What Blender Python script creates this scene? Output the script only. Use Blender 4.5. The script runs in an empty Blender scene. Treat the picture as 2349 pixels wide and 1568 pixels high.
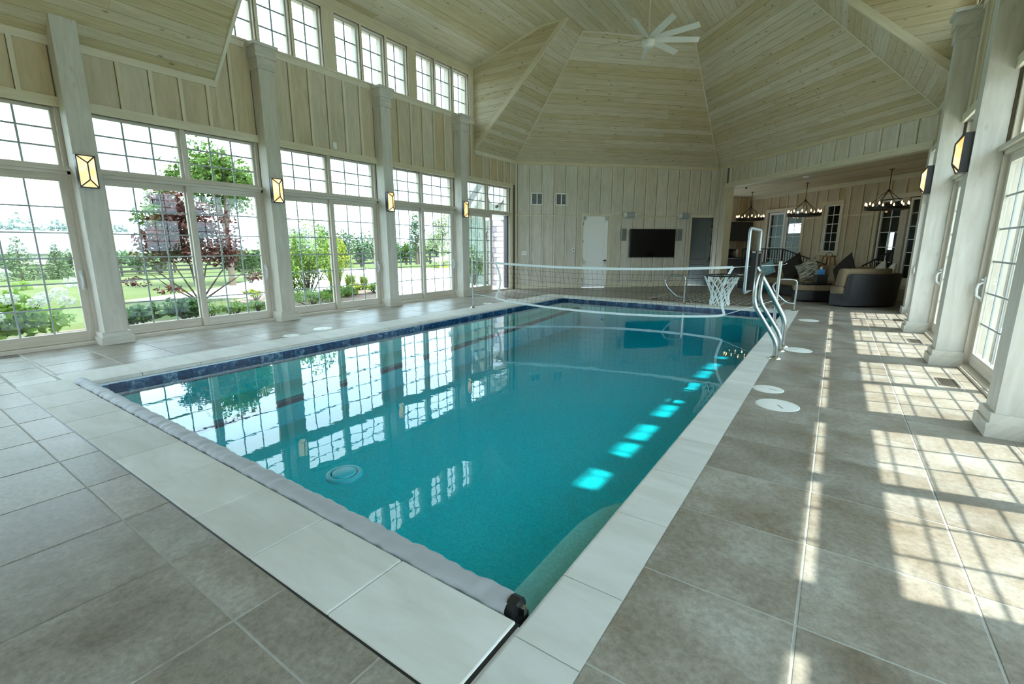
import bpy, bmesh, math, random
import numpy as np
from mathutils import Matrix, Vector

random.seed(7)
RNG = np.random.default_rng(7)
SC = bpy.context.scene
COL = SC.collection
R = math.radians
S2 = 2 ** -0.5

# ------------------------------------------------------------------ camera, sky, sun, exposure
cam_d = bpy.data.cameras.new('camera')
cam_d.sensor_width = 36.0
cam_d.lens = 36.0 * 1066.0 / 2349.0
cam_d.clip_start = 0.05
cam_d.clip_end = 1000
cam = bpy.data.objects.new('camera', cam_d)
COL.objects.link(cam)
cam.location = (0, 0, 1.30)
cam.rotation_euler = (R(90 - 11.61), 0, R(34.48))
SC.camera = cam

W = bpy.data.worlds.new('sky')
SC.world = W
W.use_nodes = True
wn = W.node_tree
wn.nodes.clear()
w_out = wn.nodes.new('ShaderNodeOutputWorld')
w_bg = wn.nodes.new('ShaderNodeBackground')
w_tc = wn.nodes.new('ShaderNodeTexCoord')
w_no = wn.nodes.new('ShaderNodeTexNoise')
w_rp = wn.nodes.new('ShaderNodeValToRGB')
w_no.inputs['Scale'].default_value = 2.2
w_no.inputs['Detail'].default_value = 6
w_rp.color_ramp.elements[0].position = 0.35
w_rp.color_ramp.elements[0].color = (0.56, 0.78, 1.0, 1)
w_rp.color_ramp.elements[1].position = 0.62
w_rp.color_ramp.elements[1].color = (0.74, 0.90, 1.0, 1)
wn.links.new(w_tc.outputs['Generated'], w_no.inputs['Vector'])
wn.links.new(w_no.outputs['Fac'], w_rp.inputs['Fac'])
wn.links.new(w_rp.outputs['Color'], w_bg.inputs['Color'])
wn.links.new(w_bg.outputs[0], w_out.inputs[0])
w_bg.inputs['Strength'].default_value = 4.7

sun_d = bpy.data.lights.new('sun', 'SUN')
sun_d.energy = 8.5
sun_d.angle = R(0.8)
sun_d.color = (1.0, 0.97, 0.90)
sun = bpy.data.objects.new('sun', sun_d)
COL.objects.link(sun)
sun.location = (20, 5, 40)
sun.rotation_euler = Vector((-0.505, -0.115, -1.0)).to_track_quat('-Z', 'Y').to_euler()

vs = SC.view_settings
vs.view_transform = 'Standard'
vs.look = 'None'
vs.exposure = 0.58
vs.gamma = 1.0
vs.use_curve_mapping = False
SC.cycles.max_bounces = 14
SC.cycles.diffuse_bounces = 7
SC.cycles.glossy_bounces = 4
SC.cycles.transmission_bounces = 8
SC.cycles.transparent_max_bounces = 40
SC.cycles.sample_clamp_indirect = 8.0

# ------------------------------------------------------------------ helpers
def tag(o, label=None, cat=None, group=None, kind=None):
    if label: o['label'] = label
    if cat: o['category'] = cat
    if group: o['group'] = group
    if kind: o['kind'] = kind
    return o

def empty(name, loc=(0, 0, 0), rz=0.0, label=None, cat=None, group=None, kind=None):
    o = bpy.data.objects.new(name, None)
    o.empty_display_size = 0.1
    COL.objects.link(o)
    o.location = loc
    o.rotation_euler = (0, 0, rz)
    return tag(o, label, cat, group, kind)

def copy_tree(o, parent=None):
    c = o.copy()
    COL.objects.link(c)
    c.parent = parent
    for ch in list(o.children):
        copy_tree(ch, c)
    return c

def frame(origin, da, dd):
    da = Vector(da); dd = Vector(dd)
    m = Matrix.Identity(4)
    for i in range(3):
        m[i][0] = da[i]; m[i][1] = dd[i]; m[i][2] = (0, 0, 1)[i]; m[i][3] = origin[i]
    return m

class MB:
    """collects faces with UVs, then builds one mesh object"""
    def __init__(self, M=None):
        self.v = []; self.f = []; self.uv = []; self.sm = []
        self.M = M
    def add(self, verts, faces, uvs=None, smooth=False):
        b = len(self.v)
        self.v += [tuple(p) for p in verts]
        ru, rv = random.random() * 9, random.random() * 9
        for i, f in enumerate(faces):
            self.f.append(tuple(b + k for k in f))
            if uvs is None:
                self.uv.append([(verts[k][0] + ru, verts[k][1] + verts[k][2] + rv) for k in f])
            else:
                self.uv.append([(uvs[k][0] + ru, uvs[k][1] + rv) for k in f])
            self.sm.append(smooth)
        return self
    def box(self, a, b):
        x0, y0, z0 = a; x1, y1, z1 = b
        V = [(x0, y0, z0), (x1, y0, z0), (x1, y1, z0), (x0, y1, z0), (x0, y0, z1), (x1, y0, z1), (x1, y1, z1), (x0, y1, z1)]
        F = [(0, 3, 2, 1), (4, 5, 6, 7), (0, 1, 5, 4), (1, 2, 6, 5), (2, 3, 7, 6), (3, 0, 4, 7)]
        d = [x1 - x0, y1 - y0, z1 - z0]
        L = max(range(3), key=lambda i: d[i]); o = [i for i in range(3) if i != L]
        return self.add(V, F, [(p[L], p[o[0]] + p[o[1]]) for p in V])
    def bar(self, p, q, w, t, up=(0, 0, 1)):
        p = Vector(p); q = Vector(q); d = (q - p); L = d.length; d.normalize()
        up = Vector(up); s = d.cross(up)
        if s.length < 1e-5: s = d.cross(Vector((1, 0, 0)))
        s.normalize(); n = s.cross(d)
        V = []; U = []
        for k, c in ((0, p), (L, q)):
            for i, j in ((-1, -1), (1, -1), (1, 1), (-1, 1)):
                V.append(c + s * (i * w / 2) + n * (j * t / 2)); U.append((k, i * w / 2 + j * t / 2))
        return self.add(V, [(3, 2, 1, 0), (4, 5, 6, 7), (0, 1, 5, 4), (1, 2, 6, 5), (2, 3, 7, 6), (3, 0, 4, 7)], U)
    def tube(self, pts, r, seg=8, closed=False, cap=True, smooth=True):
        pts = [Vector(p) for p in pts]; n = len(pts)
        rr = r if isinstance(r, (list, tuple)) else [r] * n
        V = []; U = []; prev = None; L = 0
        for i, p in enumerate(pts):
            a = pts[(i - 1) % n] if (closed or i > 0) else p
            b = pts[(i + 1) % n] if (closed or i < n - 1) else p
            t = (b - a)
            t = t.normalized() if t.length > 1e-9 else Vector((0, 0, 1))
            if prev is None:
                x = t.orthogonal().normalized()
            else:
                x = prev - t * prev.dot(t)
                x = x.normalized() if x.length > 1e-6 else t.orthogonal().normalized()
            prev = x; y = t.cross(x)
            if i: L += (p - pts[i - 1]).length
            for k in range(seg):
                an = 2 * math.pi * k / seg
                V.append(p + (x * math.cos(an) + y * math.sin(an)) * rr[i]); U.append((L, k * 0.02))
        F = []
        for i in range(n if closed else n - 1):
            j = (i + 1) % n
            for k in range(seg):
                l = (k + 1) % seg
                F.append((i * seg + k, i * seg + l, j * seg + l, j * seg + k))
        self.add(V, F, U, smooth)
        if cap and not closed:
            self.add(V[:seg], [tuple(reversed(range(seg)))]); self.add(V[-seg:], [tuple(range(seg))])
        return self
    def lathe(self, prof, c=(0, 0, 0), seg=24, smooth=True, a0=0, a1=2 * math.pi):
        full = abs(a1 - a0 - 2 * math.pi) < 1e-6
        n = seg if full else seg + 1
        V = []; U = []
        for k in range(n):
            an = a0 + (a1 - a0) * k / seg
            for r, z in prof:
                V.append((c[0] + r * math.cos(an), c[1] + r * math.sin(an), c[2] + z)); U.append((an * max(p[0] for p in prof), z + r))
        m = len(prof); F = []
        for k in range(seg):
            l = (k + 1) % n
            for i in range(m - 1):
                F.append((k * m + i, l * m + i, l * m + i + 1, k * m + i + 1))
        return self.add(V, F, U, smooth)
    def prism(self, poly, z0, z1):
        n = len(poly)
        ar = sum(poly[i][0] * poly[(i + 1) % n][1] - poly[(i + 1) % n][0] * poly[i][1] for i in range(n))
        if ar < 0: poly = poly[::-1]
        V = [(p[0], p[1], z0) for p in poly] + [(p[0], p[1], z1) for p in poly]
        F = [tuple(reversed(range(n))), tuple(range(n, 2 * n))] + [(i, (i + 1) % n, n + (i + 1) % n, n + i) for i in range(n)]
        return self.add(V, F)
    def slab(self, poly, nrm, t):
        """polygon in 3D thickened by t along -nrm (nrm = side seen)"""
        n = len(poly); P = [Vector(p) for p in poly]; N = Vector(nrm).normalized()
        e = (P[1] - P[0]).normalized(); g = N.cross(e)
        if sum(((P[(i + 1) % n] - P[0]).cross(P[i] - P[0])).dot(N) for i in range(n)) > 0: P = P[::-1]
        V = P + [p - N * t for p in P]; U = [((p - P[0]).dot(e), (p - P[0]).dot(g)) for p in V]
        F = [tuple(range(n)), tuple(reversed(range(n, 2 * n)))] + [((i + 1) % n, i, n + i, n + (i + 1) % n) for i in range(n)]
        return self.add(V, F, U)
    def rbox(self, a, b, r=0.02, seg=2, smooth=True):
        bm = bmesh.new()
        bmesh.ops.create_cube(bm, size=1)
        for v in bm.verts:
            v.co = Vector([a[i] + (v.co[i] + 0.5) * (b[i] - a[i]) for i in range(3)])
        bmesh.ops.bevel(bm, geom=bm.edges[:], offset=r, segments=seg, profile=0.5, affect='EDGES')
        bm.verts.index_update()
        V = [v.co.copy() for v in bm.verts]; F = [tuple(v.index for v in f.verts) for f in bm.faces]
        bm.free()
        return self.add(V, F, None, smooth)
    def grid(self, fn, nu, nv, smooth=True):
        V = [fn(i / nu, j / nv) for i in range(nu + 1) for j in range(nv + 1)]
        U = [(i / nu, j / nv) for i in range(nu + 1) for j in range(nv + 1)]
        F = [(i * (nv + 1) + j, (i + 1) * (nv + 1) + j, (i + 1) * (nv + 1) + j + 1, i * (nv + 1) + j + 1) for i in range(nu) for j in range(nv)]
        return self.add(V, F, U, smooth)
    def build(self, name, mat, parent=None, kind=None):
        V = self.v; F = self.f; UV = self.uv
        if self.M is not None:
            V = [tuple(self.M @ Vector(p)) for p in V]
            if self.M.to_3x3().determinant() < 0:
                F = [f[::-1] for f in F]; UV = [u[::-1] for u in UV]
        me = bpy.data.meshes.new(name)
        me.from_pydata(V, [], F)
        ul = me.uv_layers.new(name='UVMap')
        ul.data.foreach_set('uv', [c for f in UV for p in f for c in p])
        me.polygons.foreach_set('use_smooth', self.sm)
        me.materials.append(mat)
        o = bpy.data.objects.new(name, me)
        COL.objects.link(o)
        if parent is not None: o.parent = parent
        if kind: o['kind'] = kind
        return o

def clip_poly(poly, axis, val, keep_less):
    out = []
    n = len(poly)
    for i in range(n):
        a, b = poly[i], poly[(i + 1) % n]
        ia = (a[axis] <= val) if keep_less else (a[axis] >= val)
        ib = (b[axis] <= val) if keep_less else (b[axis] >= val)
        if ia: out.append(a)
        if ia != ib:
            t = (val - a[axis]) / (b[axis] - a[axis])
            out.append(tuple(a[k] + t * (b[k] - a[k]) for k in range(2)))
    return out

def clad(poly, nrm, along, width, parent, mat, thick=0.016, gap=0.0035, butt=3.4, name='plank', v_origin=None):
    """cover a convex planar polygon with separate boards"""
    P = [Vector(p) for p in poly]; N = Vector(nrm).normalized()
    e1 = Vector(along); e1 = (e1 - N * e1.dot(N)).normalized(); e2 = N.cross(e1)
    o = Vector(v_origin) if v_origin is not None else P[0]
    Q = [((p - o).dot(e1), (p - o).dot(e2)) for p in P]
    k0 = math.floor(min(q[1] for q in Q) / width); k1 = math.ceil(max(q[1] for q in Q) / width)
    for k in range(k0, k1):
        C = clip_poly(Q, 1, k * width + gap / 2, False)
        if len(C) < 3: continue
        C = clip_poly(C, 1, (k + 1) * width - gap / 2, True)
        if len(C) < 3: continue
        u0 = min(c[0] for c in C); u1 = max(c[0] for c in C)
        if u1 - u0 < 0.03: continue
        cuts = [u0]
        while butt and u1 - cuts[-1] > butt * 1.3:
            cuts.append(cuts[-1] + butt * random.uniform(0.6, 1.25))
        cuts.append(u1)
        for c0, c1 in zip(cuts[:-1], cuts[1:]):
            D = clip_poly(C, 0, c0 + (0.001 if c0 > u0 else -1e-6), False)
            if len(D) < 3: continue
            D = clip_poly(D, 0, c1 - (0.001 if c1 < u1 else -1e-6), True)
            if len(D) < 3: continue
            D = [d for i, d in enumerate(D) if math.hypot(d[0] - D[i - 1][0], d[1] - D[i - 1][1]) > 1e-4]
            if len(D) < 3: continue
            n = len(D)
            pt = lambda d, h: o + e1 * d[0] + e2 * d[1] + N * h
            h = thick + random.uniform(-0.0015, 0.0015)
            V = [pt(d, h) for d in D] + [pt(d, 0.0) for d in D]
            U = [(d[0], d[1]) for d in D] * 2
            ar = sum(D[i][0] * D[(i + 1) % n][1] - D[(i + 1) % n][0] * D[i][1] for i in range(n))
            F = [tuple(range(n))] + [(i, n + i, n + (i + 1) % n, (i + 1) % n) for i in range(n)]
            if ar < 0: F = [f[::-1] for f in F]
            MB().add(V, F, U).build(name, mat, parent)

# ------------------------------------------------------------------ materials
def new_mat(name):
    m = bpy.data.materials.new(name)
    m.use_nodes = True
    nt = m.node_tree
    b = nt.nodes['Principled BSDF']
    return m, nt, b

def N(nt, typ, **kw):
    n = nt.nodes.new(typ)
    for k, v in kw.items():
        if k in n.inputs: n.inputs[k].default_value = v
        else: setattr(n, k, v)
    return n

def ramp(nt, stops):
    r = nt.nodes.new('ShaderNodeValToRGB')
    el = r.color_ramp.elements
    while len(el) < len(stops): el.new(0.5)
    for e, (p, c) in zip(el, stops):
        e.position = p
        e.color = (c[0], c[1], c[2], 1) if not isinstance(c, (int, float)) else (c, c, c, 1)
    return r

def pos_vec(nt, scale=(1, 1, 1)):
    g = nt.nodes.new('ShaderNodeNewGeometry')
    mp = nt.nodes.new('ShaderNodeMapping')
    mp.inputs['Scale'].default_value = scale
    nt.links.new(g.outputs['Position'], mp.inputs['Vector'])
    return mp.outputs[0], g

def plain(name, col, rough=0.5, metal=0.0, spec=None, noise=0.0, nscale=8, bump=0.0, bscale=60):
    m, nt, b = new_mat(name)
    b.inputs['Base Color'].default_value = (*col, 1)
    b.inputs['Roughness'].default_value = rough
    b.inputs['Metallic'].default_value = metal
    if spec is not None: b.inputs['Specular IOR Level'].default_value = spec
    if noise or bump:
        v, g = pos_vec(nt)
    if noise:
        n = N(nt, 'ShaderNodeTexNoise', Scale=nscale, Detail=5.0)
        nt.links.new(v, n.inputs['Vector'])
        r = ramp(nt, [(0.25, tuple(c * (1 - noise) for c in col)), (0.75, tuple(min(1, c * (1 + noise)) for c in col))])
        nt.links.new(n.outputs['Fac'], r.inputs['Fac'])
        nt.links.new(r.outputs['Color'], b.inputs['Base Color'])
    if bump:
        n2 = N(nt, 'ShaderNodeTexNoise', Scale=bscale, Detail=3.0)
        nt.links.new(v, n2.inputs['Vector'])
        bp = N(nt, 'ShaderNodeBump', Strength=bump, Distance=0.01)
        nt.links.new(n2.outputs['Fac'], bp.inputs['Height'])
        nt.links.new(bp.outputs[0], b.inputs['Normal'])
    return m

def wood(name, dark, light, rough=0.6, knots=0.0, vary=0.16, gs=16, blotch=0.0):
    m, nt, b = new_mat(name)
    uv = nt.nodes.new('ShaderNodeUVMap')
    g = nt.nodes.new('ShaderNodeNewGeometry')
    oi = nt.nodes.new('ShaderNodeObjectInfo')
    rnd = N(nt, 'ShaderNodeMath', operation='ADD')
    nt.links.new(oi.outputs['Random'], rnd.inputs[0]); nt.links.new(g.outputs['Random Per Island'], rnd.inputs[1])
    fr = N(nt, 'ShaderNodeMath', operation='FRACT'); nt.links.new(rnd.outputs[0], fr.inputs[0])
    mp = nt.nodes.new('ShaderNodeMapping'); mp.inputs['Scale'].default_value = (1.3, gs, 1)
    nt.links.new(uv.outputs[0], mp.inputs['Vector'])
    no = N(nt, 'ShaderNodeTexNoise', Scale=1.6, Detail=6.0, Roughness=0.6, Distortion=0.6)
    nt.links.new(mp.outputs[0], no.inputs['Vector'])
    r = ramp(nt, [(0.30, dark), (0.68, light)])
    nt.links.new(no.outputs['Fac'], r.inputs['Fac'])
    colr = r.outputs['Color']
    if knots:
        mk = nt.nodes.new('ShaderNodeMapping'); mk.inputs['Scale'].default_value = (3.0, 7.5, 1)
        nt.links.new(uv.outputs[0], mk.inputs['Vector'])
        vo = N(nt, 'ShaderNodeTexVoronoi', Scale=1.0, Randomness=1.0)
        nt.links.new(mk.outputs[0], vo.inputs['Vector'])
        kr = ramp(nt, [(0.04, knots), (0.15, 0.0)])
        nt.links.new(vo.outputs['Distance'], kr.inputs['Fac'])
        mx = N(nt, 'ShaderNodeMix', data_type='RGBA')
        nt.links.new(kr.outputs['Color'], mx.inputs[0])
        nt.links.new(colr, mx.inputs[6])
        mx.inputs[7].default_value = (dark[0] * 0.38, dark[1] * 0.33, dark[2] * 0.28, 1)
        colr = mx.outputs[2]
    if blotch:
        v, _ = pos_vec(nt)
        nb = N(nt, 'ShaderNodeTexNoise', Scale=1.1, Detail=3.0)
        nt.links.new(v, nb.inputs['Vector'])
        rb = ramp(nt, [(0.35, 1 - blotch), (0.65, 1.0)])
        nt.links.new(nb.outputs['Fac'], rb.inputs['Fac'])
        mb_ = N(nt, 'ShaderNodeMix', data_type='RGBA', blend_type='MULTIPLY'); mb_.inputs[0].default_value = 1
        nt.links.new(colr, mb_.inputs[6]); nt.links.new(rb.outputs['Color'], mb_.inputs[7])
        colr = mb_.outputs[2]
    hs = N(nt, 'ShaderNodeHueSaturation')
    mr = N(nt, 'ShaderNodeMapRange'); mr.inputs['To Min'].default_value = 1 - vary; mr.inputs['To Max'].default_value = 1 + vary * 0.55
    nt.links.new(fr.outputs[0], mr.inputs['Value']); nt.links.new(mr.outputs[0], hs.inputs['Value'])
    ms = N(nt, 'ShaderNodeMapRange'); ms.inputs['To Min'].default_value = 1.2; ms.inputs['To Max'].default_value = 0.78
    nt.links.new(fr.outputs[0], ms.inputs['Value']); nt.links.new(ms.outputs[0], hs.inputs['Saturation'])
    nt.links.new(colr, hs.inputs['Color'])
    nt.links.new(hs.outputs[0], b.inputs['Base Color'])
    b.inputs['Roughness'].default_value = rough
    b.inputs['Specular IOR Level'].default_value = 0.3
    bp = N(nt, 'ShaderNodeBump', Strength=0.12, Distance=0.004)
    nt.links.new(no.outputs['Fac'], bp.inputs['Height']); nt.links.new(bp.outputs[0], b.inputs['Normal'])
    return m

def emitter(name, col, strength, base=(0.8, 0.7, 0.5)):
    m, nt, b = new_mat(name)
    b.inputs['Base Color'].default_value = (*base, 1)
    b.inputs['Emission Color'].default_value = (*col, 1)
    b.inputs['Emission Strength'].default_value = strength
    return m

M_CEIL = wood('whitewashed_pine_planks', (0.49, 0.405, 0.245), (0.64, 0.555, 0.375), knots=0.8, vary=0.13)
M_PANEL = wood('whitewashed_plywood', (0.54, 0.445, 0.29), (0.68, 0.575, 0.405), knots=0.0, vary=0.07, gs=7, blotch=0.10)
M_FARPANEL = wood('pale_grey_plywood', (0.60, 0.545, 0.45), (0.74, 0.69, 0.585), knots=0.0, vary=0.05, gs=7, blotch=0.08)
M_FARBATTEN = wood('pale_grey_batten', (0.67, 0.615, 0.51), (0.78, 0.73, 0.625), vary=0.05)
M_BATTEN = wood('whitewashed_batten', (0.62, 0.54, 0.38), (0.74, 0.67, 0.50), vary=0.08)
M_COLUMN = wood('whitewashed_post', (0.53, 0.49, 0.415), (0.65, 0.62, 0.55), knots=0.25, vary=0.06, gs=9)
M_FRAMEW = wood('pale_window_timber', (0.54, 0.48, 0.395), (0.66, 0.60, 0.51), vary=0.06)
M_SHELL = plain('roof_backing', (0.20, 0.165, 0.115), 0.9)
M_WALLB = plain('wall_backing', (0.16, 0.13, 0.09), 0.9)
M_WHITE = plain('white_paint', (0.88, 0.88, 0.86), 0.45)
M_GREYDOOR = plain('grey_door_paint', (0.13, 0.14, 0.13), 0.5)
M_BLACK = plain('black_metal', (0.012, 0.012, 0.012), 0.4)
M_BRONZE = plain('dark_bronze', (0.055, 0.055, 0.06), 0.42, 0.4)
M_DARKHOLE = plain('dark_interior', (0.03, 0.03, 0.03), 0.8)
M_STEEL = plain('polished_steel', (0.40, 0.41, 0.40), 0.22, 1.0)
M_CHROME = plain('chrome', (0.82, 0.84, 0.84), 0.08, 1.0)
M_PLASTIC = plain('white_plastic', (0.72, 0.74, 0.73), 0.4)
M_GREYPL = plain('grey_plastic', (0.36, 0.38, 0.38), 0.5)
M_NETWHITE = plain('white_webbing', (0.86, 0.88, 0.88), 0.7)
M_NETBLACK = plain('black_twine', (0.02, 0.02, 0.02), 0.8)
M_LID = plain('white_lid', (0.80, 0.81, 0.77), 0.5, noise=0.04)
M_VENT = plain('brown_register', (0.12, 0.105, 0.08), 0.45, 0.3)
M_ALU = plain('aluminium_track', (0.48, 0.52, 0.54), 0.35, 0.6)
M_COVER = plain('grey_vinyl', (0.40, 0.42, 0.45), 0.55, noise=0.05, nscale=5)
M_FANB = plain('pale_blue_grey_blade', (0.60, 0.57, 0.48), 0.5)
M_CREAMMETAL = plain('cream_metal', (0.55, 0.53, 0.42), 0.45)
M_CABINET = plain('espresso_wood', (0.018, 0.015, 0.013), 0.4, noise=0.3, nscale=14)
M_COUNTER = plain('dark_stone', (0.03, 0.03, 0.032), 0.2)
M_TAN = plain('tan_cushion_fabric', (0.25, 0.185, 0.115), 0.9, noise=0.08, nscale=40, bump=0.3, bscale=300)
M_BROWNP = plain('dark_brown_fabric', (0.022, 0.016, 0.013), 0.9, bump=0.2, bscale=300)
M_CREAMP = plain('cream_fabric', (0.55, 0.53, 0.47), 0.9, noise=0.12, nscale=40)
M_TISSUE = plain('blue_tissue_box', (0.06, 0.25, 0.55), 0.5)
M_PAPER = plain('white_paper', (0.82, 0.83, 0.82), 0.8)
M_LANTERN = plain('amber_wood', (0.36, 0.17, 0.06), 0.5)
M_BULB = emitter('warm_bulb', (1.0, 0.66, 0.28), 6.0)
M_SHADE = None
M_GROUT = plain('grout', (0.42, 0.42, 0.39), 0.8, noise=0.1, nscale=12)
M_BARK = plain('bark', (0.10, 0.075, 0.055), 0.9, noise=0.3, nscale=20)
M_SOFFIT = plain('cream_siding', (0.36, 0.36, 0.30), 0.7)
M_CONC = plain('pale_concrete', (0.62, 0.60, 0.56), 0.8, noise=0.08, nscale=1.5)
M_MULCH = plain('mulch', (0.17, 0.115, 0.085), 0.95, noise=0.45, nscale=18, bump=1.0, bscale=40)
M_FENCE = plain('black_fence_board', (0.018, 0.018, 0.018), 0.7)
M_STAINW = plain('light_roofing', (0.42, 0.44, 0.46), 0.5)

def mk_shade():
    m, nt, b = new_mat('amber_alabaster')
    v, g = pos_vec(nt)
    n = N(nt, 'ShaderNodeTexNoise', Scale=7.0, Detail=2.0)
    nt.links.new(v, n.inputs['Vector'])
    r = ramp(nt, [(0.32, (0.90, 0.42, 0.10)), (0.62, (1.0, 0.78, 0.42))])
    nt.links.new(n.outputs['Fac'], r.inputs['Fac'])
    nt.links.new(r.outputs[0], b.inputs['Emission Color'])
    b.inputs['Base Color'].default_value = (0.55, 0.42, 0.25, 1)
    b.inputs['Emission Strength'].default_value = 1.0
    b.inputs['Roughness'].default_value = 0.3
    return m
M_SHADE = mk_shade()

def mk_glass(name, tint=(0.93, 0.96, 0.945), f0=0.03):
    m = bpy.data.materials.new(name); m.use_nodes = True
    nt = m.node_tree; nt.nodes.clear()
    out = nt.nodes.new('ShaderNodeOutputMaterial')
    tr = nt.nodes.new('ShaderNodeBsdfTransparent'); tr.inputs[0].default_value = (*tint, 1)
    gl = N(nt, 'ShaderNodeBsdfGlossy', Roughness=0.0)
    lw = N(nt, 'ShaderNodeLayerWeight', Blend=0.5)
    pw = N(nt, 'ShaderNodeMath', operation='POWER'); pw.inputs[1].default_value = 4.0
    ma = N(nt, 'ShaderNodeMath', operation='MULTIPLY_ADD'); ma.inputs[1].default_value = 0.9; ma.inputs[2].default_value = f0
    mx = nt.nodes.new('ShaderNodeMixShader')
    nt.links.new(lw.outputs['Facing'], pw.inputs[0]); nt.links.new(pw.outputs[0], ma.inputs[0])
    nt.links.new(ma.outputs[0], mx.inputs[0]); nt.links.new(tr.outputs[0], mx.inputs[1]); nt.links.new(gl.outputs[0], mx.inputs[2])
    nt.links.new(mx.outputs[0], out.inputs['Surface'])
    return m
M_GLASS = mk_glass('window_glass')
M_CLEAR = mk_glass('clear_acrylic', (0.86, 0.89, 0.89), 0.06)

def mk_water():
    m = bpy.data.materials.new('pool_water'); m.use_nodes = True
    nt = m.node_tree; nt.nodes.clear()
    out = nt.nodes.new('ShaderNodeOutputMaterial')
    tr = nt.nodes.new('ShaderNodeBsdfTransparent'); tr.inputs[0].default_value = (0.97, 1, 1, 1)
    gl = N(nt, 'ShaderNodeBsdfGlossy', Roughness=0.01)
    v, g = pos_vec(nt, (1.0, 1.0, 1.0))
    n1 = N(nt, 'ShaderNodeTexNoise', Scale=2.2, Detail=2.0, Distortion=0.5)
    n2 = N(nt, 'ShaderNodeTexNoise', Scale=11.0, Detail=2.0)
    nt.links.new(v, n1.inputs['Vector']); nt.links.new(v, n2.inputs['Vector'])
    ma = N(nt, 'ShaderNodeMath', operation='MULTIPLY_ADD'); ma.inputs[1].default_value = 0.22
    nt.links.new(n2.outputs['Fac'], ma.inputs[0]); nt.links.new(n1.outputs['Fac'], ma.inputs[2])
    bp = N(nt, 'ShaderNodeBump', Strength=0.10, Distance=0.012)
    nt.links.new(ma.outputs[0], bp.inputs['Height'])
    nt.links.new(bp.outputs[0], gl.inputs['Normal'])
    lw = N(nt, 'ShaderNodeLayerWeight', Blend=0.5)
    pw = N(nt, 'ShaderNodeMath', operation='POWER'); pw.inputs[1].default_value = 4.4
    m2 = N(nt, 'ShaderNodeMath', operation='MULTIPLY_ADD'); m2.inputs[1].default_value = 0.95; m2.inputs[2].default_value = 0.03
    mx = nt.nodes.new('ShaderNodeMixShader')
    nt.links.new(lw.outputs['Facing'], pw.inputs[0]); nt.links.new(pw.outputs[0], m2.inputs[0])
    nt.links.new(m2.outputs[0], mx.inputs[0]); nt.links.new(tr.outputs[0], mx.inputs[1]); nt.links.new(gl.outputs[0], mx.inputs[2])
    nt.links.new(mx.outputs[0], out.inputs['Surface'])
    va = nt.nodes.new('ShaderNodeVolumeAbsorption')
    va.inputs['Color'].default_value = (0.0, 0.925, 0.958, 1)
    va.inputs['Density'].default_value = 2.35
    nt.links.new(va.outputs[0], out.inputs['Volume'])
    return m
M_WATER = mk_water()

def mk_tile():
    m, nt, b = new_mat('grey_stone_tile')
    v, g = pos_vec(nt)
    oi = nt.nodes.new('ShaderNodeObjectInfo')
    ad = N(nt, 'ShaderNodeVectorMath', operation='ADD')
    sc = N(nt, 'ShaderNodeVectorMath', operation='SCALE'); sc.inputs['Scale'].default_value = 37.0
    cx = N(nt, 'ShaderNodeCombineXYZ')
    nt.links.new(oi.outputs['Random'], cx.inputs[0]); nt.links.new(oi.outputs['Random'], cx.inputs[2])
    nt.links.new(cx.outputs[0], sc.inputs[0]); nt.links.new(v, ad.inputs[0]); nt.links.new(sc.outputs[0], ad.inputs[1])
    n1 = N(nt, 'ShaderNodeTexNoise', Scale=2.8, Detail=6.0, Roughness=0.58, Distortion=0.0)
    nt.links.new(ad.outputs[0], n1.inputs['Vector'])
    r = ramp(nt, [(0.24, (0.185, 0.145, 0.10)), (0.48, (0.275, 0.245, 0.20)), (0.78, (0.395, 0.385, 0.345))])
    nt.links.new(n1.outputs['Fac'], r.inputs['Fac'])
    n2 = N(nt, 'ShaderNodeTexNoise', Scale=38.0, Detail=5.0, Roughness=0.75)
    nt.links.new(ad.outputs[0], n2.inputs['Vector'])
    r2 = ramp(nt, [(0.30, 0.72), (0.66, 1.20)])
    nt.links.new(n2.outputs['Fac'], r2.inputs['Fac'])
    mx = N(nt, 'ShaderNodeMix', data_type='RGBA', blend_type='MULTIPLY'); mx.inputs[0].default_value = 1.0
    nt.links.new(r.outputs[0], mx.inputs[6]); nt.links.new(r2.outputs[0], mx.inputs[7])
    hs = N(nt, 'ShaderNodeHueSaturation')
    mr = N(nt, 'ShaderNodeMapRange'); mr.inputs['To Min'].default_value = 0.88; mr.inputs['To Max'].default_value = 1.08
    nt.links.new(oi.outputs['Random'], mr.inputs['Value']); nt.links.new(mr.outputs[0], hs.inputs['Value']); nt.links.new(mx.outputs[2], hs.inputs['Color'])
    nt.links.new(hs.outputs[0], b.inputs['Base Color'])
    rr = ramp(nt, [(0.3, 0.31), (0.7, 0.42)])
    nt.links.new(n1.outputs['Fac'], rr.inputs['Fac']); nt.links.new(rr.outputs[0], b.inputs['Roughness'])
    b.inputs['Specular IOR Level'].default_value = 0.21
    bp = N(nt, 'ShaderNodeBump', Strength=0.14, Distance=0.004)
    nt.links.new(n2.outputs['Fac'], bp.inputs['Height']); nt.links.new(bp.outputs[0], b.inputs['Normal'])
    return m
M_TILE = mk_tile()

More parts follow.
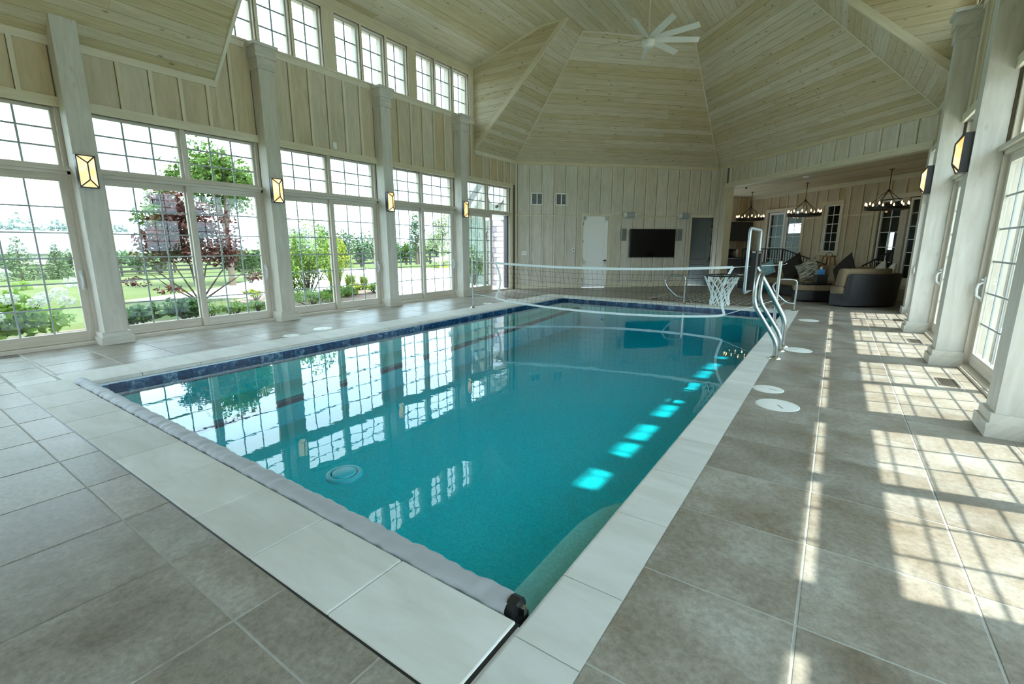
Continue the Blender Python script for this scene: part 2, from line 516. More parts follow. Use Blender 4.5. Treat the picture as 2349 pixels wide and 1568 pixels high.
def mk_stone():
    m, nt, b = new_mat('cream_limestone')
    v, g = pos_vec(nt, (1.0, 3.2, 1.0))
    mp = nt.nodes.new('ShaderNodeMapping'); mp.inputs['Rotation'].default_value = (0, 0, 0.5)
    nt.links.new(v, mp.inputs['Vector'])
    n1 = N(nt, 'ShaderNodeTexNoise', Scale=2.4, Detail=6.0, Roughness=0.6, Distortion=0.5)
    nt.links.new(mp.outputs[0], n1.inputs['Vector'])
    r = ramp(nt, [(0.3, (0.58, 0.575, 0.53)), (0.7, (0.69, 0.70, 0.675))])
    nt.links.new(n1.outputs['Fac'], r.inputs['Fac'])
    oi = nt.nodes.new('ShaderNodeObjectInfo')
    hs = N(nt, 'ShaderNodeHueSaturation')
    mr = N(nt, 'ShaderNodeMapRange'); mr.inputs['To Min'].default_value = 0.93; mr.inputs['To Max'].default_value = 1.05
    nt.links.new(oi.outputs['Random'], mr.inputs['Value']); nt.links.new(mr.outputs[0], hs.inputs['Value']); nt.links.new(r.outputs[0], hs.inputs['Color'])
    nt.links.new(hs.outputs[0], b.inputs['Base Color'])
    b.inputs['Roughness'].default_value = 0.6
    b.inputs['Specular IOR Level'].default_value = 0.22
    return m
M_STONE = mk_stone()

def mk_bluetile():
    m, nt, b = new_mat('blue_glass_tile')
    v, g = pos_vec(nt)
    oi = nt.nodes.new('ShaderNodeObjectInfo')
    n1 = N(nt, 'ShaderNodeTexNoise', Scale=24.0, Detail=4.0)
    nt.links.new(v, n1.inputs['Vector'])
    r = ramp(nt, [(0.40, (0.006, 0.026, 0.085)), (0.58, (0.014, 0.065, 0.17)), (0.74, (0.16, 0.24, 0.32))])
    ad = N(nt, 'ShaderNodeMath', operation='MULTIPLY_ADD'); ad.inputs[1].default_value = 0.22
    nt.links.new(oi.outputs['Random'], ad.inputs[0]); 
    sb = N(nt, 'ShaderNodeMath', operation='SUBTRACT'); sb.inputs[1].default_value = 0.09
    nt.links.new(n1.outputs['Fac'], sb.inputs[0]); nt.links.new(sb.outputs[0], ad.inputs[2])
    nt.links.new(ad.outputs[0], r.inputs['Fac'])
    nt.links.new(r.outputs[0], b.inputs['Base Color'])
    b.inputs['Roughness'].default_value = 0.2
    return m
M_BLUE = mk_bluetile()
M_PLASTER = plain('speckled_pool_plaster', (0.63, 0.74, 0.74), 0.8, noise=0.18, nscale=55)
M_LANE = plain('navy_edge_tile', (0.015, 0.03, 0.09), 0.3)

def leaf_mat(name, c0, c1, rough=0.6, trans=0.35):
    m, nt, b = new_mat(name)
    g = nt.nodes.new('ShaderNodeNewGeometry')
    r = ramp(nt, [(0.0, c0), (1.0, c1)])
    nt.links.new(g.outputs['Random Per Island'], r.inputs['Fac'])
    nt.links.new(r.outputs[0], b.inputs['Base Color'])
    b.inputs['Roughness'].default_value = rough
    b.inputs['Specular IOR Level'].default_value = 0.25
    out = nt.nodes['Material Output']
    tl = nt.nodes.new('ShaderNodeBsdfTranslucent')
    nt.links.new(r.outputs[0], tl.inputs['Color'])
    mx = nt.nodes.new('ShaderNodeMixShader'); mx.inputs[0].default_value = trans
    nt.links.new(b.outputs[0], mx.inputs[1]); nt.links.new(tl.outputs[0], mx.inputs[2]); nt.links.new(mx.outputs[0], out.inputs['Surface'])
    return m
L_GREEN = leaf_mat('green_leaves', (0.043, 0.093, 0.014), (0.105, 0.186, 0.031))
L_DARK = leaf_mat('dark_green_leaves', (0.014, 0.037, 0.009), (0.037, 0.081, 0.019))
L_FAR = leaf_mat('hazy_far_leaves', (0.074, 0.124, 0.062), (0.136, 0.205, 0.105))  # leaf green paled, distance haze put into the colour
L_HAZE = leaf_mat('haze_tinted_leaves', (0.118, 0.174, 0.149), (0.174, 0.236, 0.192))  # haze of the far tree line mixed into the leaf colour
L_RED = leaf_mat('maple_red_leaves', (0.034, 0.009, 0.009), (0.105, 0.031, 0.022))
L_LIME = leaf_mat('lime_leaves', (0.161, 0.223, 0.019), (0.310, 0.341, 0.031))
L_BIRCH = leaf_mat('pale_birch_leaves', (0.155, 0.198, 0.074), (0.285, 0.322, 0.174))
L_GRASS = leaf_mat('tall_grass_blades', (0.105, 0.186, 0.019), (0.248, 0.322, 0.043))
L_CREAM = leaf_mat('cream_petals', (0.66, 0.68, 0.56), (0.85, 0.86, 0.78))
L_WHITEY = leaf_mat('variegated_pale_leaves', (0.50, 0.55, 0.34), (0.72, 0.74, 0.55))

def mk_lawn():
    m, nt, b = new_mat('mown_lawn')
    v, g = pos_vec(nt)
    n1 = N(nt, 'ShaderNodeTexNoise', Scale=0.35, Detail=5.0)
    n2 = N(nt, 'ShaderNodeTexNoise', Scale=14.0, Detail=4.0, Roughness=0.7)
    nt.links.new(v, n1.inputs['Vector']); nt.links.new(v, n2.inputs['Vector'])
    mx = N(nt, 'ShaderNodeMath', operation='MULTIPLY_ADD'); mx.inputs[1].default_value = 0.5
    nt.links.new(n2.outputs['Fac'], mx.inputs[0]); 
    hf = N(nt, 'ShaderNodeMath', operation='MULTIPLY'); hf.inputs[1].default_value = 0.5
    nt.links.new(n1.outputs['Fac'], hf.inputs[0]); nt.links.new(hf.outputs[0], mx.inputs[2])
    r = ramp(nt, [(0.36, (0.052, 0.074, 0.019)), (0.64, (0.096, 0.114, 0.036))])
    nt.links.new(mx.outputs[0], r.inputs['Fac']); nt.links.new(r.outputs[0], b.inputs['Base Color'])
    b.inputs['Roughness'].default_value = 0.9
    b.inputs['Specular IOR Level'].default_value = 0.1
    return m
M_LAWN = mk_lawn()

def mk_wicker():
    m, nt, b = new_mat('dark_wicker')
    uv = nt.nodes.new('ShaderNodeUVMap')
    br = N(nt, 'ShaderNodeTexBrick', Scale=1.0)
    br.inputs['Brick Width'].default_value = 0.05; br.inputs['Row Height'].default_value = 0.018; br.inputs['Mortar Size'].default_value = 0.004
    br.inputs['Color1'].default_value = (0.050, 0.047, 0.055, 1); br.inputs['Color2'].default_value = (0.032, 0.030, 0.034, 1); br.inputs['Mortar'].default_value = (0.008, 0.008, 0.009, 1)
    nt.links.new(uv.outputs[0], br.inputs['Vector']); nt.links.new(br.outputs['Color'], b.inputs['Base Color'])
    bp = N(nt, 'ShaderNodeBump', Strength=0.6, Distance=0.006); bp.invert = True
    nt.links.new(br.outputs['Fac'], bp.inputs['Height']); nt.links.new(bp.outputs[0], b.inputs['Normal'])
    b.inputs['Roughness'].default_value = 0.45
    return m
M_WICKER = mk_wicker()

def mk_stripe(name, c0, c1, sx, sy, lo=0.44, hi=0.54):
    m, nt, b = new_mat(name)
    tc = nt.nodes.new('ShaderNodeTexCoord')
    mp = nt.nodes.new('ShaderNodeMapping'); mp.inputs['Scale'].default_value = (sx, sy, 1)
    nt.links.new(tc.outputs['Object'], mp.inputs['Vector'])
    n = N(nt, 'ShaderNodeTexNoise', Scale=1.0, Detail=2.0)
    nt.links.new(mp.outputs[0], n.inputs['Vector'])
    r = ramp(nt, [(lo, c0), (hi, c1)])
    nt.links.new(n.outputs['Fac'], r.inputs['Fac']); nt.links.new(r.outputs[0], b.inputs['Base Color'])
    b.inputs['Roughness'].default_value = 0.9
    return m
M_STRIPEP = mk_stripe('cream_and_brown_streaked_fabric', (0.05, 0.04, 0.03), (0.50, 0.47, 0.38), 5, 60)
M_BLUEP = mk_stripe('light_blue_print_fabric', (0.20, 0.38, 0.44), (0.30, 0.50, 0.56), 28, 28, 0.40, 0.60)

def mk_rug():
    m, nt, b = new_mat('black_and_white_woven_rug')
    tc = nt.nodes.new('ShaderNodeTexCoord')
    br = N(nt, 'ShaderNodeTexBrick', Scale=1.0)
    br.inputs['Brick Width'].default_value = 0.34; br.inputs['Row Height'].default_value = 0.15; br.inputs['Mortar Size'].default_value = 0.028
    br.inputs['Color1'].default_value = (0.016, 0.014, 0.013, 1); br.inputs['Color2'].default_value = (0.025, 0.02, 0.018, 1); br.inputs['Mortar'].default_value = (0.50, 0.47, 0.40, 1)
    nt.links.new(tc.outputs['Object'], br.inputs['Vector']); nt.links.new(br.outputs['Color'], b.inputs['Base Color'])
    b.inputs['Roughness'].default_value = 0.95
    return m
M_RUG = mk_rug()

def mk_farfloor():
    m, nt, b = new_mat('grey_stone_floor_far')
    v, g = pos_vec(nt)
    br = N(nt, 'ShaderNodeTexBrick', Scale=1.0, offset=0.0)
    br.inputs['Brick Width'].default_value = 0.548; br.inputs['Row Height'].default_value = 0.553; br.inputs['Mortar Size'].default_value = 0.006
    br.inputs['Color1'].default_value = (0.23, 0.21, 0.175, 1); br.inputs['Color2'].default_value = (0.265, 0.245, 0.21, 1); br.inputs['Mortar'].default_value = (0.26, 0.26, 0.24, 1)
    nt.links.new(v, br.inputs['Vector']); nt.links.new(br.outputs['Color'], b.inputs['Base Color'])
    b.inputs['Roughness'].default_value = 0.36
    return m
M_FARFLOOR = mk_farfloor()

def mk_shingle():
    m, nt, b = new_mat('shingle_siding')
    tc = nt.nodes.new('ShaderNodeUVMap')
    br = N(nt, 'ShaderNodeTexBrick', Scale=1.0)
    br.inputs['Brick Width'].default_value = 0.22; br.inputs['Row Height'].default_value = 0.16; br.inputs['Mortar Size'].default_value = 0.008
    br.inputs['Color1'].default_value = (0.26, 0.30, 0.25, 1); br.inputs['Color2'].default_value = (0.31, 0.35, 0.29, 1); br.inputs['Mortar'].default_value = (0.15, 0.17, 0.14, 1)
    nt.links.new(tc.outputs[0], br.inputs['Vector']); nt.links.new(br.outputs['Color'], b.inputs['Base Color'])
    return m
M_SHINGLE = mk_shingle()

# ------------------------------------------------------------------ main dimensions
XL, XR = -8.22, 1.27              # faces of the long walls
XC = (XL + XR) / 2
ZE, ZC, DS = 3.80, 6.29, 2.70     # eave height, flat ceiling height, run of the slopes
YK = 12.13                        # where the long walls end
YA = YK + (XC - XL)               # the far corner
YN = -3.2                         # wall behind the camera
D0, D1 = 3.85, 10.20              # the roof openings of the two dormers
ZD = 5.79
SLOPE = (ZC - ZE) / DS
WT = 0.25
MLF = frame((XL, 0, 0), (0, 1, 0), (1, 0, 0))
MRF = frame((XR, 0, 0), (0, 1, 0), (-1, 0, 0))
MAF = frame((XL, YK, 0), (S2, S2, 0), (S2, -S2, 0))
MBF = frame((XC, YA, 0), (S2, -S2, 0), (S2, S2, 0))
ULEN = (XC - XL) / S2
COLS = [2.09 + 2.47 * k for k in range(-2, 4)]       # column centres along y
BAYS = [(COLS[i] + COLS[i + 1]) / 2 for i in range(5)] + [10.80]
HB = 1.115                                           # half width of a bay opening

# ------------------------------------------------------------------ floor
PX0, PX1, PY0, PY1 = -5.87, -0.78, 1.24, 10.95        # pool opening
KX0, KX1, KY0, KY1 = -6.47, -0.515, 0.80, 11.30       # outer edge of the coping
fl = MB()
fl.box((XL - 0.35, YN - 0.3, -0.30), (PX0 - 0.06, KY1, -0.003))
fl.box((PX1 + 0.06, YN - 0.3, -0.30), (XR + 0.35, KY1, -0.003))
fl.box((PX0 - 0.06, YN - 0.3, -0.30), (PX1 + 0.06, PY0 - 0.08, -0.003))
fl.box((PX0 - 0.06, PY1 + 0.03, -0.30), (PX1 + 0.06, KY1, -0.003))
floor = fl.build('floor', M_GROUT, None, 'structure')
ff = MB()
ff.prism([(XL, 12.40), (XL + 0.1, 12.4), (XC, YA + 0.1), (XC + 1.5, YA + 3.2), (7.2, 14.0), (1.6, 12.40)], -0.30, 0.0)
ff.box((XL, KY1, -0.30), (XR + 0.4, 12.40, -0.003))
ff.build('floor_slab', M_FARFLOOR, floor)
TX, TY = 0.548, 0.553
def tile(x0, y0, x1, y1):
    if x1 - x0 < 0.03 or y1 - y0 < 0.03: return
    g = 0.0032; j = random.uniform(-0.0008, 0.0006)
    a = (x0 + g, y0 + g); b = (x1 - g, y1 - g); c = 0.003
    V = [(a[0], a[1], -0.03), (b[0], a[1], -0.03), (b[0], b[1], -0.03), (a[0], b[1], -0.03),
         (a[0], a[1], j - c), (b[0], a[1], j - c), (b[0], b[1], j - c), (a[0], b[1], j - c),
         (a[0] + c, a[1] + c, j), (b[0] - c, a[1] + c, j), (b[0] - c, b[1] - c, j), (a[0] + c, b[1] - c, j)]
    F = [(0, 1, 5, 4), (1, 2, 6, 5), (2, 3, 7, 6), (3, 0, 4, 7), (4, 5, 9, 8), (5, 6, 10, 9), (6, 7, 11, 10), (7, 4, 8, 11), (8, 9, 10, 11)]
    MB().add(V, F).build('tile', M_TILE, floor)
def tiles_in(x0, y0, x1, y1, ty=None):
    i0 = math.floor((x0 - 0.03) / TX); i1 = math.ceil((x1 - 0.03) / TX)
    j0 = math.floor((y0 - 0.61) / TY); j1 = math.ceil((y1 - 0.61) / TY)
    for i in range(i0, i1):
        for j in range(j0, j1):
            tile(max(x0, 0.03 + i * TX), max(y0, 0.61 + j * TY), min(x1, 0.03 + (i + 1) * TX), min(y1, 0.61 + (j + 1) * TY))
LIDX0, LIDX1, LIDY0, LIDY1 = -6.98, -6.20, 0.815, 1.12
tiles_in(KX1, 0.80, XR - 0.02, KY1)
tiles_in(XL + 0.02, LIDY1, KX0, KY1)
tiles_in(XL + 0.02, KY0, LIDX0, LIDY1)
tiles_in(XL + 0.02, -0.50, XR - 0.02, 0.808)
sm = MB(); sm.box((-6.21, KY0 + 0.004, -0.02), (-0.775, 0.813, -0.0015)); sm.box((-0.786, 0.60, -0.02), (-0.7705, 1.17, -0.0015)); sm.build('floor_seam', M_BLACK, floor)
tiles_in(XL + 0.02, KY1, XR - 0.02, 12.38)
nb = MB(); nb.box((XL, YN, -0.02), (XR, -0.50, 0.0)); nb.build('floor_slab', M_FARFLOOR, floor)

# ------------------------------------------------------------------ pool: coping, basin, waterline tiles, water
kerb = MB()
kerb.box((PX0 - 0.05, PY0 - 0.02, -0.060), (PX0 + 0.008, PY1 + 0.02, -0.036))
kerb = kerb.build('pool_kerb', M_ALU, None, 'structure')
def coping(x0, y0, x1, y1, ed=None):
    """one coping stone with a rounded edge on the pool side"""
    g = 0.0025; t = 0.045
    prof = [(0, -t), (0, 0.0)]
    r = 0.018
    for k in range(4):
        a = math.pi / 2 * k / 3
        prof.append((1 - r + r * math.sin(a), -r + r * math.cos(a)))
    prof.append((1, -t))
    m = MB()
    def put(w, length, fn):
        V = []; n = len(prof)
        for s in (g, length - g):
            for a, z in prof:
                V.append(fn((a if a < 0.5 else w - 1 + a), s, z))
        F = [(i, (i + 1) % n, n + (i + 1) % n, n + i) for i in range(n)] + [tuple(reversed(range(n))), tuple(range(n, 2 * n))]
        m.add(V, F)
    if ed == '-x': put(x1 - x0, y1 - y0, lambda a, s, z: (x1 - a, y0 + s, z))
    elif ed == '+x': put(x1 - x0, y1 - y0, lambda a, s, z: (x0 + a, y0 + s, z))
    elif ed == '-y': put(y1 - y0, x1 - x0, lambda a, s, z: (x0 + s, y1 - a, z))
    elif ed == '+y': put(y1 - y0, x1 - x0, lambda a, s, z: (x0 + s, y0 + a, z))
    o = m.build('coping_stone', M_STONE, kerb)
    bm = bmesh.new(); bm.from_mesh(o.data); bmesh.ops.recalc_face_normals(bm, faces=bm.faces[:]); bm.to_mesh(o.data); bm.free()
ys = [0.02, 0.565, 1.12, 1.48] + [2.04 + 0.557 * k for k in range(17)]
for a, b in zip(ys[:-1], ys[1:]):
    coping(-0.772, a, KX1, min(b, KY1), '-x')
coping(-0.772, ys[-1], KX1, KY1, '-x')
ys = [1.14] + [1.70 + 0.556 * k for k in range(17)]
for a, b in zip(ys[:-1], ys[1:]):
    coping(KX0, a, -5.90, min(b, KY1), '+x')
coping(KX0, ys[-1], -5.90, KY1, '+x')
xs = [-5.90 + 0.5698 * k for k in range(10)]
for a, b in zip(xs[:-1], xs[1:]):
    coping(a, PY1 - 0.03, b, KY1, '-y')
# the lift-up lid of the pool cover: a row of stones along the near end
xs = [-6.195, -5.67, -5.17, -4.62, -4.08, -3.54, -2.985, -2.44, -1.91, -1.365, -0.784]
lidrow = empty('cover_lid', (-3.5, 0.98, 0), 0, 'row of pale limestone lid slabs along the near pool edge', 'pool lid')
for a, b in zip(xs[:-1], xs[1:]):
    m = MB(); m.rbox((a + 0.002 + 3.5, 0.812 - 0.98, -0.05), (b - 0.002 + 3.5, 1.168 - 0.98, 0.006), 0.006, 2, False)
    m.build('lid_slab', M_STONE, lidrow)
al = empty('access_lid', ((LIDX0 + LIDX1) / 2, 0.965, 0), 0, 'rectangular flush floor lid at the far end of the cover lid', 'floor lid')
hx = (LIDX1 - LIDX0) / 2 - 0.012
m = MB(); m.box((-hx, -0.14, -0.03), (0.137, 0.145, 0.003)); m.build('tile_inlay', M_TILE, al)
m = MB(); m.box((0.142, -0.14, -0.03), (hx, 0.145, 0.003)); m.build('stone_inlay', M_STONE, al)
m = MB(); m.box((-hx - 0.01, -0.15, -0.035), (hx + 0.01, 0.155, -0.006)); m.build('rim', M_BLACK, al)

PD = -0.74
pf = MB()
pf.box((PX0 - 0.1, PY0 - 0.45, PD - 0.12), (PX1 + 0.1, PY1 + 0.1, PD))
# long bench on the left and rounded bench at the near right
pf.add([(PX0, PY0 - .45, -0.52), (-5.02, PY0 - .45, -0.52), (-5.40, PY1, -0.26), (PX0, PY1, -0.26), (PX0, PY0 - .45, PD), (-5.02, PY0 - .45, PD), (-5.40, PY1, PD), (PX0, PY1, PD)],
       [(0, 1, 2, 3), (1, 5, 6, 2), (0, 4, 5, 1), (3, 2, 6, 7)])
pool_floor = pf.build('pool_floor', M_PLASTER, None, 'structure')
m = MB()
pr = [(PX1, 0.95), (-1.035, 0.95), (-1.035, 2.05)] + [(-0.835 - 0.20 * math.cos(t), 2.05 + 0.50 * math.sin(t)) for t in [math.pi / 2 * k / 8 for k in range(1, 9)]] + [(PX1, 2.56)]
m.prism(pr, PD, -0.235); m.build('bench', M_PLASTER, pool_floor)
m = MB()
m.add([(-5.12, PY0 - .4, -0.512), (-5.005, PY0 - .4, -0.512), (-5.385, PY1, -0.252), (-5.46, PY1, -0.252), (-5.12, PY0 - .4, -0.56), (-5.005, PY0 - .4, -0.56), (-5.385, PY1, -0.31), (-5.46, PY1, -0.31)],
      [(0, 1, 2, 3), (1, 5, 6, 2), (0, 4, 5, 1)])
m.build('edge_strip', M_LANE, pool_floor)
pw_ = MB()
pw_.box((PX0 - 0.12, PY0 - 0.5, PD - 0.1), (PX0, PY1 + 0.12, -0.05))
pw_.box((PX1, PY0 - 0.5, PD - 0.1), (PX1 + 0.12, PY1 + 0.12, -0.045))
pw_.box((PX0, PY1, PD - 0.1), (PX1, PY1 + 0.12, -0.045))
pw_.box((PX0, PY0 - 0.5, PD - 0.1), (PX1, PY0 - 0.38, -0.055))
pool_wall = pw_.build('pool_wall', M_PLASTER, None, 'structure')
def wl_tile(a, b):
    m = MB(); m.box(a, b); m.build('tile', M_BLUE, pool_wall)
n = 64; st = (PY1 - PY0) / n
for k in range(n):
    wl_tile((PX0, PY0 + k * st + 0.002, -0.20), (PX0 + 0.010, PY0 + (k + 1) * st - 0.002, -0.052))
n = 33; st = (PX1 - PX0) / n
for k in range(n):
    wl_tile((PX0 + k * st + 0.002, PY1 - 0.010, -0.20), (PX0 + (k + 1) * st - 0.002, PY1, -0.046))
n = 20; st = 3.0 / n
for k in range(64):
    wl_tile((PX1 - 0.010, PY0 + k * 0.1517 + 0.002, -0.20), (PX1, PY0 + (k + 1) * 0.1517 - 0.002, -0.046))
m = MB(); m.box((PX0 - 0.05, PY0 - 0.42, PD - 0.05), (PX1 + 0.05, PY1 + 0.05, -0.105))
m.build('water', M_WATER, None, 'structure')
# drain plate and small fittings on the floor of the pool
dr = empty('pool_fitting', (-2.41, 1.636, -0.112), 0, 'round turquoise disc with a raised centre in the water by the near pool edge', 'pool fitting')
M_TURQ = plain('turquoise_plastic', (0.02, 0.40, 0.50), 0.5)
m = MB(); m.lathe([(0.0, 0.020), (0.066, 0.020), (0.073, 0.015), (0.074, -0.01)], seg=32); m.build('cover', M_TURQ, dr)
m = MB(); m.lathe([(0.081, -0.01), (0.081, 0.010), (0.086, 0.013), (0.110, 0.010), (0.112, -0.01)], seg=32); m.build('flange', M_TURQ, dr)
m = MB(); m.lathe([(0.0735, 0.009), (0.0815, 0.009)], seg=32, a0=R(-20), a1=R(215)); m.build('shadow_gap', M_BLACK, dr)
# roller cover along the near edge
rc = empty('pool_cover', (-3.41, 1.229, -0.005), 0, 'rolled grey vinyl pool cover lying along the near pool edge', 'pool cover')
L0, L1 = -6.02 + 3.41, -0.845 + 3.41
def cov(u, v):
    x = L0 + (L1 - L0) * u; a = -0.9 + 4.4 * v
    w = 0.0042 * math.sin(x * 31 + 3 * math.sin(x * 7) + v * 9) + 0.003 * math.sin(x * 67 + v * 5)
    r = 0.047 + w
    return (x, r * 1.15 * math.cos(a), r * 0.85 * math.sin(a) - 0.004)
m = MB(); m.grid(cov, 260, 14); m.build('rolled_vinyl', M_COVER, rc)
m = MB(); m.tube([(L1 - 0.005, 0, 0), (L1 + 0.035, 0, 0)], 0.044, 10, smooth=False)
m.box((L1 + 0.005, -0.045, -0.05), (L1 + 0.055, 0.03, -0.012)); m.build('end_bracket', M_BLACK, rc)
m = MB(); m.box((L1 + 0.012, -0.01, -0.01), (L1 + 0.06, 0.012, 0.02)); m.build('latch', M_STEEL, rc)

# ------------------------------------------------------------------ long walls
def sash(parent, M, a0, a1, z0, z1, d, cols, rows, fw=0.06, rail=None, dep=0.045, name='sash', fmat=None, mmat=None, mw=0.018):
    rail = rail or fw
    m = MB(M)
    m.box((a0, d - dep / 2, z0), (a0 + fw, d + dep / 2, z1)); m.box((a1 - fw, d - dep / 2, z0), (a1, d + dep / 2, z1))
    m.box((a0 + fw, d - dep / 2, z0), (a1 - fw, d + dep / 2, z0 + rail)); m.box((a0 + fw, d - dep / 2, z1 - fw), (a1 - fw, d + dep / 2, z1))
    s = m.build(name, fmat or M_FRAMEW, parent)
    g0, g1, h0, h1 = a0 + fw, a1 - fw, z0 + rail, z1 - fw
    for i in range(cols):
        for j in range(rows):
            p = MB(M)
            p.box((g0 + (g1 - g0) * i / cols, d - 0.003, h0 + (h1 - h0) * j / rows), (g0 + (g1 - g0) * (i + 1) / cols, d + 0.003, h0 + (h1 - h0) * (j + 1) / rows))
            p.build('pane', M_GLASS, s)
    for i in range(1, cols):
        a = g0 + (g1 - g0) * i / cols
        p = MB(M); p.box((a - mw / 2, d - 0.005, h0), (a + mw / 2, d + 0.005, h1)); p.build('muntin', mmat or M_MUNTIN, s)
    for j in range(1, rows):
        h = h0 + (h1 - h0) * j / rows
        p = MB(M); p.box((g0, d - 0.0045, h - mw / 2), (g1, d + 0.0045, h + mw / 2)); p.build('muntin', mmat or M_MUNTIN, s)
    return s
M_MUNTIN = plain('grey_white_muntin', (0.34, 0.38, 0.38), 0.5)

def pull(M, a, d, z, parent):
    m = MB(M)
    m.box((a - 0.018, d, z - 0.13), (a + 0.018, d + 0.012, z + 0.13))
    m.tube([(a, d + 0.01, z - 0.10), (a, d + 0.05, z - 0.07), (a, d + 0.058, z), (a, d + 0.05, z + 0.05), (a, d + 0.01, z + 0.07)], 0.013, 8)
    m.tube([(a, d + 0.01, z + 0.10), (a, d + 0.035, z + 0.10)], 0.011, 8)
    m.build('handle', M_PLASTIC, parent)

wcount = [0]; dcount = [0]
def bay(M, c, hw, detail=True, opened=False, hside=1):
    """sliding door pair with a two light transom above, in one bay between columns"""
    a0, a1 = c - hw, c + hw
    dg = -0.10
    # door
    dcount[0] += 1
    m = MB(M)
    for a, b in ((a0, a0 + 0.035), (a1 - 0.035, a1)):
        m.box((a, -0.20, 0.0), (b, 0.0, 2.24))
    m.box((a0, -0.20, 0.0), (a1, 0.02, 0.045))
    m.box((a0, -0.20, 2.20), (a1, 0.0, 2.24))
    dr_ = m.build('door_%d' % dcount[0], M_FRAMEW, None, 'structure')
    cols, rows = (3, 6) if detail else (1, 1)
    i0, i1 = a0 + 0.035, a1 - 0.035
    ov = 0.035
    if opened:
        s1 = sash(dr_, M, i0 - 0.0, c + ov - 0.12, 0.05, 2.20, dg + 0.03, cols, rows, 0.085, 0.13, name='door_leaf')
        s2 = sash(dr_, M, i0 + 0.22, c + 0.30, 0.05, 2.20, dg - 0.03, cols, rows, 0.085, 0.13, name='door_leaf')
        m = MB(M); m.box((i1 - 0.055, dg - 0.06, 0.05), (i1, dg + 0.04, 2.20)); m.build('dark_jamb', M_BRONZE, dr_)
    else:
        s1 = sash(dr_, M, i0, c + ov, 0.05, 2.20, dg - 0.03, cols, rows, 0.085, 0.13, name='door_leaf')
        s2 = sash(dr_, M, c - ov, i1, 0.05, 2.20, dg + 0.03, cols, rows, 0.085, 0.13, name='door_leaf')
        pull(M, i1 - 0.042, dg + 0.053, 0.86, s2)
        m = MB(M); m.box((c + 0.012, dg - 0.05, 0.82), (c + 0.034, dg - 0.005, 0.92)); m.build('latch', M_BLACK, s1)
    # transom
    wcount[0] += 1
    m = MB(M)
    for a, b in ((a0, a0 + 0.05), (c - 0.03, c + 0.03), (a1 - 0.05, a1)):
        m.box((a, -0.20, 2.27), (b, -0.03, 3.0))
    m.box((a0, -0.20, 2.24), (a1, 0.045, 2.285))
    w_ = m.build('window_%d' % wcount[0], M_FRAMEW, None, 'structure')
    tc, tr = (3, 3) if detail else (1, 1)
    sash(w_, M, a0 + 0.05, c - 0.03, 2.285, 3.0, dg, tc, tr, 0.035, mw=0.022)
    sash(w_, M, c + 0.03, a1 - 0.05, 2.285, 3.0, dg, tc, tr, 0.035, mw=0.022)

def batten_zone(parent, M, a0, a1, z0, z1, seams, d=0.0, bw=0.045, bt=0.032, pm=None):
    """plywood panels with battens over the seams"""
    ed = [a0] + [s for s in seams if a0 + 0.05 < s < a1 - 0.05] + [a1]
    for p, q in zip(ed[:-1], ed[1:]):
        g = bw / 2 + (0.011 if pm else 0.006)  # panels stop short; the dark backing lines stand in for batten shadows
        m = MB(M); m.box((p + (g if p > a0 else 0.001), d - 0.004, z0), (q - (g if q < a1 else 0.001), d + 0.006, z1)); m.build('panel', pm or M_PANEL, parent)
    for s in ed[1:-1]:
        m = MB(M); m.box((s - bw / 2, d + 0.004, z0), (s + bw / 2, d + bt, z1)); m.build('batten', M_FARBATTEN if pm else M_BATTEN, parent)

